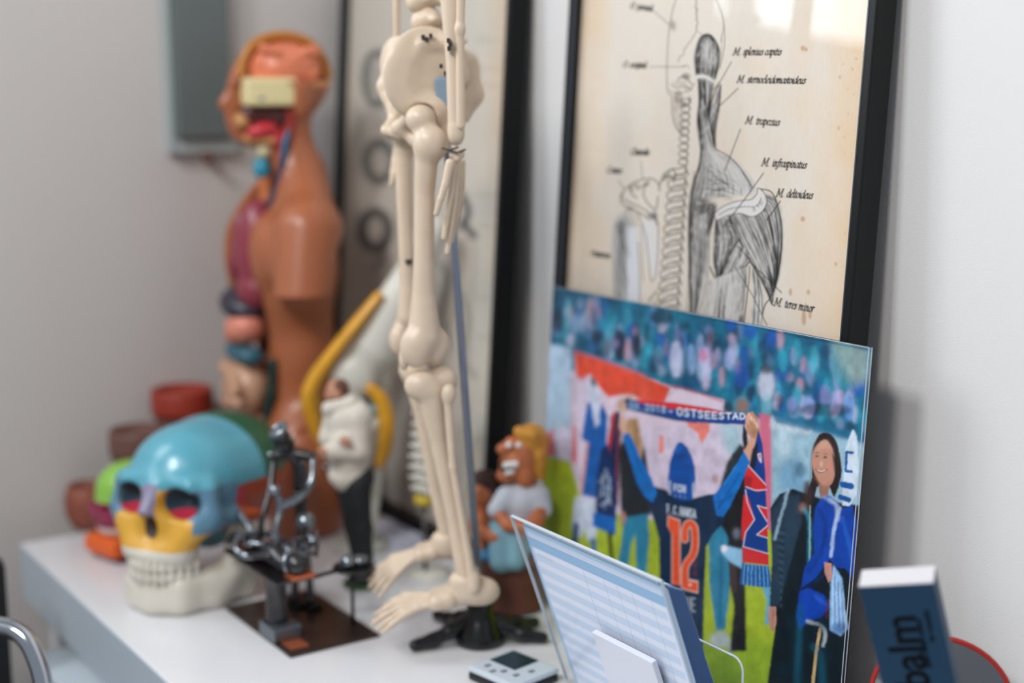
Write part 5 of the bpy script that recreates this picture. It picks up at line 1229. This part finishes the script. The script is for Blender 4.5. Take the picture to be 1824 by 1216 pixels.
# ------------------------------------------------------------------ printed miniature man
mn = thing('miniature_man', 'small figurine of a bearded man in cream hoodie and dark trousers, arms crossed', 'figurine', (.789, 1.496, 0), VIEW)
def m_(a, b, y=0.0): return ((a-657)/1471, y, (1031-b)*.000716)
cream = M('hoodie_cream', '#d6cdc0', .75, var=.04, vscale=120); dkt = M('trousers_black', '#1c2024', .7); flesh = M('mini_skin', '#b98468', .55)
blob('trousers', [cap_(m_(626, 842), m_(652, 842), .018, .018), cap_(m_(630, 850, .006), m_(640, 930, .004), .0165, .012), cap_(m_(640, 930, .004), m_(651, 1012, .0), .012, .0085), cap_(m_(648, 850, -.008), m_(656, 930, -.008), .0165, .012), cap_(m_(656, 930, -.008), m_(664, 1008, -.010), .012, .0085)], dkt, mn, .006, .0022)
for y, (a, b) in ((.0, (646, 1018)), (-.012, (660, 1016))): blob('shoe', [cap_(m_(a+4, b, y), m_(a-10, b+4, y-.004), .0085, .007)], M('shoe_black', '#16181a', .5), mn, .002, .002, clipz=.0045)
blob('hoodie', [cap_(m_(632, 838), m_(636, 800), .0225, .024), cap_(m_(636, 800), m_(634, 740), .024, .027), cap_(m_(612, 728, .012), m_(654, 730, -.012), .015, .016), cap_(m_(618, 716), m_(644, 718), .014, .012),
     cap_(m_(656, 732, -.014), m_(655, 788, -.020), .014, .012), cap_(m_(655, 788, -.020), m_(600, 788, -.028), .012, .010), cap_(m_(606, 735, .014), m_(596, 775, .006), .012, .011), cap_(m_(596, 775, .006), m_(630, 768, -.028), .010, .009), ell_(m_(634, 838), (.026, .021, .012))], cream, mn, .006, .0022)
blob('hood', [cap_(m_(602, 718, -.012), m_(640, 712, -.010), .009, .010), cap_(m_(640, 712, -.010), m_(636, 706, .014), .010, .009)], cream, mn, .004, .002)
blob('head', [ell_(m_(613, 694), (.0125, .013, .0165)), ell_(m_(609, 704), (.010, .010, .010)), cap_(m_(602, 692, -.003), m_(599, 698, -.004), .0026, .0032), cap_(m_(616, 706), m_(620, 722), .009, .010), ell_(m_(618, 694, -.013), (.003, .003, .0045))], flesh, mn, .004, .0018)
blob('beard', [ell_(m_(608, 708, -.003), (.0098, .0108, .0085)), cap_(m_(617, 700, -.011), m_(609, 711, -.009), .0025, .003)], M('beard_brown', '#4a2e22', .8), mn, .003, .0017)
blob('hair', [ell_(m_(618, 687, .001), (.0125, .0138, .0115))], M('hair_shaved', '#6a4536', .8), mn, 0, .0018)
for sx, (a, b) in ((1, (607, 692)), (-1, (602, 691))): blob('eye', [ell_(m_(a, b, -.0105 if sx > 0 else -.002), (.0016, .0016, .0013))], M('eye_dark', '#201815', .4), mn, 0, .0005)
for k, (a, b, y) in enumerate(((596, 786, -.034), (632, 767, -.034))):
    blob('hand', [ell_(m_(a, b, y), (.0065, .0055, .0045))]+[cap_(m_(a-4+2*j, b-3+3*j, y-.004), m_(a-10+2*j if k == 0 else a+6+2*j, b-5+3*j, y-.004), .0019, .0016) for j in range(4)]+[cap_(m_(a, b-3, y-.002), m_(a-4, b-10, y-.003), .002, .0016)], flesh, mn, .0015, .0013)
lathe('round_base', [(.001, 0), (.026, 0), (.027, .002), (.026, .004), (.001, .0045)], M('base_green', '#35512f', .5), mn, c=(.0, -.004, 0))

# ------------------------------------------------------------------ knee joint model
kn = thing('knee_joint_model', 'large knee joint model, white slanting thigh bone with a yellow tendon and kneecap', 'anatomical model', (.868, 1.612, 0), VIEW, scale=.985)
def k_(a, b, y=0.0): return ((a-657)/1350, y, .399-(b-440)*.000757)
kb = M('knee_bone', '#dcd9ce', .4, coat=.15, var=.02); yel = M('tendon_yellow', '#d99c22', .38, coat=.2, var=.08, vscale=60)
blob('thigh_bone', [grp(cap_(k_(768, 400), k_(726, 480), .020, .023), cap_(k_(726, 480), k_(660, 600), .023, .035)), ell_(k_(622, 650, -.016), (.032, .020, .032)), ell_(k_(640, 664, .02), (.034, .021, .033))], kb, kn, .014, .003)
blob('shin_bone', [ell_(k_(634, 738), (.036, .032, .016)), cap_(k_(632, 750), k_(620, 830), .028, .017), cap_(k_(620, 830), k_(624, 948), .017, .014)], kb, kn, .014, .003, clipz=.009)
blob('calf_bone', [ell_(k_(668, 770, .012), (.011, .011, .014)), cap_(k_(668, 775, .012), k_(648, 955, .010), .007, .006)], kb, kn, .006, .0028, clipz=.009)
blob('cartilage', [ell_(k_(634, 712), (.035, .031, .008))], M('cartilage_blue', '#8fb0b4', .4), kn, 0, .003)
tube('front_tendon', [k_(676, 504, -.022), k_(636, 552, -.030), k_(592, 606, -.032), k_(558, 655, -.026), k_(548, 690, -.022), k_(556, 735, -.020), k_(574, 780, -.018), k_(596, 826, -.014)], [.010, .0125, .014, .018, .020, .017, .013, .006], yel, kn, 16, (1.0, .62), n=6)
tube('side_ligament', [k_(652, 664, -.030), k_(676, 690, -.030), k_(684, 730, -.030), k_(680, 775, -.026), k_(668, 812, -.018)], [.007, .009, .0095, .009, .006], yel, kn, 14, (.7, 1.1), n=6)
blob('screw', [ell_(k_(576, 808, -.034), (.0055, .004, .0055))], iron2, kn, 0, .0013); 
tube('screw_pin', [k_(576, 808, -.030), k_(590, 806, -.012)], .0025, iron2, kn)
lathe('round_foot', [(.001, 0), (.040, 0), (.042, .003), (.040, .007), (.018, .010), (.016, .016), (.001, .016)], M('foot_white', '#c9c9c2', .4), kn, c=(-.022, .003, 0))

# ------------------------------------------------------------------ small spine model
sp = thing('spine_model', 'small white vertebral column model on a thin post behind the skeleton legs', 'anatomical model', (.905, 1.455, 0), VIEW)
wb = M('spine_white', '#dcdacf', .45)
v0 = None
for i in range(11):
    z = .245-.0135*i; x = -.046+.003*math.sin(i*.6)
    bm = bmesh.new(); add_lathe(bm, [(.001, 0), (.011, 0), (.0092, .0035), (.0092, .0055), (.011, .009), (.001, .009)], 14, (x, 0, z)); add_tube(bm, [(x-.016, -.004, z+.0045), (x+.016, -.004, z+.0045)], .0028, 8); add_tube(bm, [(x, 0, z+.005), (x+.008, -.02, z+.001)], .003, 8)
    bm_obj('vertebra', bm, wb, sp, True)
lathe('nerve_cushion', [(.001, .092), (.012, .092), (.014, .098), (.012, .104), (.001, .1045)], M('cushion_yellow', '#c9b23a', .5), sp, c=(-.046, 0, 0))
tube('post', [(-.046, 0, .006), (-.046, 0, .0915)], .003, M('post_grey', '#5a5854', .4, .4), sp)
lathe('disc_foot', [(.001, 0), (.028, 0), (.028, .004), (.006, .006), (.001, .0062)], wb, sp, c=(-.040, 0, 0))

# ------------------------------------------------------------------ caricature figurine
cf = thing('caricature_figurine', 'caricature figurine of a laughing blonde woman in white blouse seated on a brown stump', 'figurine', (.893, 1.322, 0), VIEW)
def c_(a, b, y=0.0): return ((a-915)/1551, y, .22-(b-755)*.00069)
cs = M('figurine_skin', '#b8693f', .5, var=.08, vscale=90); cs2 = M('figurine_skin_dark', '#9a5030', .5)
blob('stump', [cap_(c_(880, 1020), c_(882, 1062), .030, .030), cap_(c_(926, 1015), c_(924, 1062), .028, .030), ell_(c_(905, 985), (.042, .030, .014))], M('stump_brown', '#5e3322', .6, var=.2, vscale=50), cf, .012, .0028, clipz=.001)
blob('head', [ell_(c_(938, 802), (.019, .020, .026)), ell_(c_(916, 818, -.004), (.017, .016, .016)), ell_(c_(903, 838, -.006), (.012, .011, .009)), ell_(c_(898, 792, -.008), (.0085, .008, .0075)), ell_(c_(914, 780, -.008), (.009, .008, .007)), cap_(c_(938, 835), c_(938, 866), .013, .013), ell_(c_(938, 838, -.014), (.010, .008, .012))], cs, cf, .005, .0022, cut=[ell_(c_(900, 822, -.016), (.0115, .012, .0078), (0, 20, 0))])
blob('teeth', [ell_(c_(906+5*i, 815-.5*i, -.0185), (.0032, .004, .0042)) for i in range(-1, 4)]+[ell_(c_(904+5*i, 829-i, -.0175), (.003, .0035, .003)) for i in range(0, 3)], M('teeth_white', '#e9e6e2', .3), cf, .001, .0012)
blob('mouth_hollow', [ell_(c_(907, 822, -.010), (.010, .007, .007))], M('mouth_dark', '#2b0f0c', .6), cf, 0, .002)
for a in (908, 925): blob('eye', [ell_(c_(a, 782, -.016), (.0038, .003, .0038))], MATS['teeth_white'], cf, 0, .001)
blob('hair', [ell_(c_(948, 782, .004), (.021, .022, .020)), ell_(c_(956, 812, .004), (.014, .018, .026)), cap_(c_(926, 762, -.008), c_(950, 768, -.014), .007, .008), cap_(c_(962, 800, -.012), c_(964, 838, -.008), .008, .006)], M('hair_blonde', '#c98a2e', .6, var=.15, vscale=120), cf, .005, .0024)
blob('blouse', [ell_(c_(932, 884), (.033, .026, .024)), cap_(c_(902, 872, -.012), c_(886, 892, -.018), .012, .011), cap_(c_(962, 870, -.010), c_(968, 892, -.016), .012, .011), ell_(c_(926, 908), (.028, .024, .016))], M('blouse_white', '#c2c6cf', .7), cf, .006, .0024)
blob('skirt', [ell_(c_(918, 930, -.002), (.034, .028, .018)), cap_(c_(892, 935, -.018), c_(894, 978, -.024), .014, .014), cap_(c_(920, 935, -.020), c_(920, 975, -.026), .013, .013), cap_(c_(942, 930, -.012), c_(938, 955, -.018), .013, .010)], M('skirt_blue', '#7fa9b8', .7), cf, .006, .0024)
blob('arm', [cap_(c_(888, 896, -.022), c_(905, 912, -.032), .0075, .007), cap_(c_(905, 912, -.032), c_(945, 914, -.036), .007, .008), cap_(c_(966, 892, -.020), c_(952, 914, -.034), .008, .010), ell_(c_(948, 918, -.036), (.010, .008, .009)), cap_(c_(948, 922, -.04), c_(956, 934, -.04), .004, .003), cap_(c_(942, 922, -.042), c_(946, 936, -.042), .004, .003)], cs, cf, .004, .0022)
ck = blob('child_body', [ell_(c_(862, 930, .006), (.018, .016, .020)), cap_(c_(862, 905, .004), c_(862, 880, .004), .012, .012), cap_(c_(852, 925, -.010), c_(882, 938, -.022), .008, .008), ell_(c_(888, 936, -.024), (.010, .008, .008)), cap_(c_(856, 945, -.006), c_(852, 978, -.010), .010, .008), ell_(c_(858, 870, .0), (.016, .015, .017))], cs, cf, .006, .0024)
blob('child_hair', [ell_(c_(864, 860, .006), (.020, .018, .019)), ell_(c_(876, 880, .008), (.012, .014, .018))], M('hair_dark_brown', '#3a2018', .7), cf, .004, .0024)
blob('blue_cloth', [ell_(c_(872, 972, -.010), (.022, .018, .008))], M('cloth_blue', '#3f7fa8', .7), cf, 0, .0024)

# ------------------------------------------------------------------ loose papers
def sheet(loc, rz, w, h, col, label, z=0):
    o = box('paper_sheet', (-w/2, -h/2, z), (w/2, h/2, z+.0012), M('paper_'+col[1:], col, .8), None, 0)
    o.location = loc; o.rotation_euler = (0, 0, R(rz)); tag(o, label, 'paper', 'loose papers under the models'); return o
sheet((.925, 1.62, .0), 12, .095, .15, '#cfd0e2', 'pale lilac sheet of paper on the cabinet at the foot of the left poster')
sheet((.742, 1.655, .0), -24, .085, .10, '#c6cbe6', 'pale blue paper between the brown torso and the metal sculpture')
sheet((.852, 1.395, .0), 30, .07, .10, '#dcdad8', 'white paper lying under the heel of the ivory skeleton')
# ------------------------------------------------------------------ leaflet holder, seen from its back
HL = -math.atan(.37); HX = .820; HY = .9985
acr = clear_mat('acrylic', (.985, .99, .995), ior=1.4, boost=.9); aedge = M('acrylic_edge_glint', '#c3cbd4', .12)  # brightness of the clear panel's edges put into an opaque pale colour
lh = thing('leaflet_holder', 'clear acrylic leaflet holder leaning in front of the football photo', 'holder', (HX, HY, 0))
tilt = Matrix.Rotation(HL, 4, 'Y')
HW = .1135; HT2 = .2026
box('back_panel', (-.0015, -HW, .004), (.0015, HW, HT2), acr, lh, 0, tilt)
box('panel_edge', (-.0016, -HW-.0009, .004), (.0016, -HW-.0001, HT2), aedge, lh, 0, tilt); box('panel_edge', (-.0016, HW+.0001, .004), (.0016, HW+.0009, HT2), aedge, lh, 0, tilt)
box('panel_edge', (-.0016, -HW, HT2+.0001), (.0016, HW, HT2+.0009), aedge, lh, 0, tilt)
box('floor_plate', (-.004, -HW, .0005), (.023, HW, .0030), acr, lh)
# front pocket with rounded upper corners
r_ = .012; prof = [(-HW-.006, .003)]+[(-HW-.006+r_-r_*math.cos(a), .100-r_+r_*math.sin(a)) for a in np.linspace(0, PI/2, 7)]+[(HW+.006-r_+r_*math.sin(a), .100-r_+r_*math.cos(a)) for a in np.linspace(0, PI/2, 7)]+[(HW+.006, .003)]
bm = bmesh.new(); A_ = [bm.verts.new((.0225, y, z)) for y, z in prof]; B_ = [bm.verts.new((.0205, y, z)) for y, z in prof]
bm.faces.new(A_); bm.faces.new(B_[::-1])
for i in range(len(prof)): bm.faces.new((A_[i], B_[i], B_[(i+1) % len(prof)], A_[(i+1) % len(prof)]))
bm_obj('pocket_panel', bm, clear_mat('acrylic_pocket', (.90, .95, .92), ior=1.4, boost=.9), lh)
tube('pocket_edge', [(.0215, y, z) for y, z in prof], .0011, M('pocket_edge_glint', '#dfe3ec', .1), lh, 8)  # glint along the clear rim, painted as a pale tube
# sticker pocket on the rear of the panel
box('card_pocket', (-.0075, -.071, .006), (-.0017, .018, .105), M('card_white', '#d3d5e0', .35, coat=.3), lh, .0008, tilt)

lc = Canvas(0, 0, 240, 190, 3.2, '#e6eaf8')
for i in range(18):
    lc.poly([(6, 30+i*16), (226, 30+i*16), (226, 38+i*16), (6, 38+i*16)], '#c3d7ec', .8)
lc.poly([(0, 0), (240, 0), (240, 5), (0, 5)], '#a8cdea', 1); lc.poly([(0, 5), (240, 5), (240, 10), (0, 10)], '#cfd9ec', 1); lc.poly([(0, 11), (240, 11), (240, 23), (0, 23)], '#8fbadd', 1)
lc.poly([(0, 0), (5, 0), (5, 190), (0, 190)], '#7fb4dd', .8, 1); lc.poly([(229, 0), (240, 0), (240, 190), (229, 190)], '#8fbfe4', .9)
for u in (96, 130, 152, 176, 206): lc.stroke([(u, 24), (u, 190)], .55, '#5f86b4', .7)
for i in range(17): lc.stroke([(6, 30+i*8), (226, 30+i*8)], .3, '#7c9fc8', .5)
lc.stroke([(12, 30), (40, 30)], 1.4, '#5f86b4', .4, 0, .8)
navy = M('leaflet_navy', '#0b4a82', .4); pale = M('leaflet_pale', '#b9d4ea', .5); leafw = M('leaflet_white', '#dfe4ef', .55)
leafp = attr_mat('leaflet_print', .5)
LW, LH_ = .218, .194
def leaflet(i, first=False):
    names = 'front leaflet with a printed blue and white table behind the acrylic panel' if first else None
    t = thing('leaflet', names or 'blue-edged appointment leaflet standing in the acrylic holder behind the printed front one', 'leaflet', (HX+.0026+.00135*i, HY-.0045-.0012*i, .0036), (0, HL-R(.17*i), 0), None if first else 'leaflets stacked in the acrylic holder')
    return t
t0_ = leaflet(0, True)
box('page', (.0001, -LW/2, 0), (.0005, LW/2, LH_-.004), leafw, t0_)
printed_sheet('table_print', lc, lambda S, T: ((S+LW/2)*1100, (LH_-.004-T)*1000), -LW/2, LW/2, 0, LH_-.004, 560, 440, lambda S, T: np.stack([np.full_like(S, -.0001), -S, T], -1), leafp, t0_, None)
proto = leaflet(1)
box('page', (0, -LW/2+.0131, 0), (.00042, LW/2, LH_-.001), pale, proto)
box('blue_margin', (0, -LW/2, 0), (.00048, -LW/2+.0130, LH_-.001), navy, proto)
box('cut_edge', (.00049, -LW/2, 0), (.00062, -LW/2+.004, LH_-.001), leafw, proto)
for i in range(2, 11):
    o = proto.copy(); COL.objects.link(o)
    o.location = (HX+.0026+.00135*i, HY-.0045-.0012*i, .0036); o.rotation_euler = (0, HL-R(.17*i), 0)
    for c in proto.children:
        d = c.copy(); d.parent = o; COL.objects.link(d)

# ------------------------------------------------------------------ small electronic device
dv = thing('handheld_device', 'small white electronic device with a dark square screen beside the leaflet holder', 'device', (.776, 1.150, 0), R(10))
box('lower_shell', (-.032, -.036, 0), (.032, .033, .009), M('shell_black', '#111316', .4), dv, .003)
box('upper_shell', (-.0325, -.0365, .0092), (.0325, .0335, .0155), M('shell_white', '#c4ced6', .3, coat=.2), dv, .0025)
box('screen', (-.006, -.010, .0156), (.029, .028, .0161), M('screen_dark', '#1c2226', .15), dv, .0003)
for x, y in ((-.024, .004), (-.018, .018), (-.016, -.004), (-.014, -.020), (.004, -.024)): box('button', (x-.0035, y-.0025, .0156), (x+.0035, y+.0025, .0165), M('button_grey', '#7b858e', .4), dv, .0006)

# ------------------------------------------------------------------ blue packet and the red-rimmed mirror behind it
def camv(x, y, d):      # lateral, vertical, depth -> room coordinates (used only to stand the tilted carton up)
    fh = Vector((math.sin(R(34)), math.cos(R(34)), 0)); rr = Vector((math.cos(R(34)), -math.sin(R(34)), 0)); up = Vector((0, 0, 1))
    Fv = fh*math.cos(R(10))-up*math.sin(R(10)); Uv = rr.cross(Fv)
    return rr*x+Uv*y+Fv*d
wv = camv(.0617, .0087, -.028).normalized(); dn = camv(.0239, -.0743, .029).normalized(); nv = wv.cross(-dn).normalized()
if nv.dot(camv(0, 0, 1)) < 0: nv = -nv
TL = Vector((.810, .721, .222))
pk = thing('blue_carton', 'dark blue tilted carton with white top, black rotated lettering, right of the football photo', 'box', TL)
mt = Matrix((wv, nv, -dn)).transposed().to_4x4(); pk.rotation_euler = mt.to_euler()
PWd, PDp = .0565, .022
PHt = .2215/(-dn.z)-.0005 if dn.z < 0 else .23
low = min(((mt @ Vector((x, y, 0))).z for x in (0, PWd) for y in (0, PDp))); PHt = (TL.z+low-.001)/(-dn.z)
box('carton_body', (0, 0, -PHt), (PWd, PDp, -.0006), M('carton_blue', '#02334f', .5, spec=.25), pk, .0006)
box('white_top', (.0, .0, -.0005), (PWd, PDp, .0008), M('carton_white', '#d9d6da', .6), pk, .0003)

def letters(txt, size, x, z, mat, bold=.0):
    c = bpy.data.curves.new('lettering', 'FONT'); c.body = txt; c.size = size; c.extrude = .00008; c.offset = bold; c.align_x = 'LEFT'
    o = bpy.data.objects.new('lettering', c); COL.objects.link(o)
    bpy.context.view_layer.update()
    me = bpy.data.meshes.new_from_object(o.evaluated_get(bpy.context.evaluated_depsgraph_get())); bpy.data.objects.remove(o)
    for v in me.vertices:      # run upward, tops of the letters to the left
        X, Y = v.co.x, v.co.y; v.co = Vector((x-Y, -.0003-v.co.z, z+X))
    return link('lettering', me, mat, pk, False)
ink2 = M('carton_ink', '#02060a', .6, spec=.1)
L1 = letters('balm', .037, .0370, -.0985, ink2, .0006); L2 = letters('pain relief cream', .0068, .0410, -.0780, ink2, .0001); L3 = letters('for muscles', .0064, .0480, -.0540, ink2, .0001)
mr = thing('round_mirror', 'round red-rimmed mirror on a small stand, partly hidden by the blue carton', 'mirror', (0, 0, 0))
mc_ = Vector((0, 0, .6))+camv((1676-912)/2533*1.245, (608-1252)/2533*1.245, 1.245)
mr.location = (mc_.x, mc_.y, 0)
MR = .060
Mm = Matrix.Translation((0, 0, mc_.z)) @ Matrix.Rotation(R(-34-20), 4, 'Z') @ Matrix.Rotation(R(90), 4, 'X')
tube('red_rim', [Mm @ Vector((MR*math.cos(a), MR*math.sin(a), 0)) for a in np.linspace(0, 2*PI, 49)], .0024, M('rim_red', '#a8231c', .35), mr, 10)
bm = bmesh.new(); add_lathe(bm, [(.001, -.002), (MR-.002, -.002), (MR-.001, 0), (MR-.002, .0015), (.001, .0015)], 48, mtx=Mm); bm_obj('mirror_glass', bm, M('mirror_grey', '#8f9092', .12, .9), mr, True)
tube('stem', [(0, 0, .004), (0, 0, mc_.z-MR-.002)], .004, M('stem_pink', '#c4525c', .4), mr) if mc_.z-MR > .012 else None
lathe('round_foot', [(.001, 0), (.030, 0), (.030, .003), (.006, .006), (.001, .0062)], MATS['rim_red'], mr)
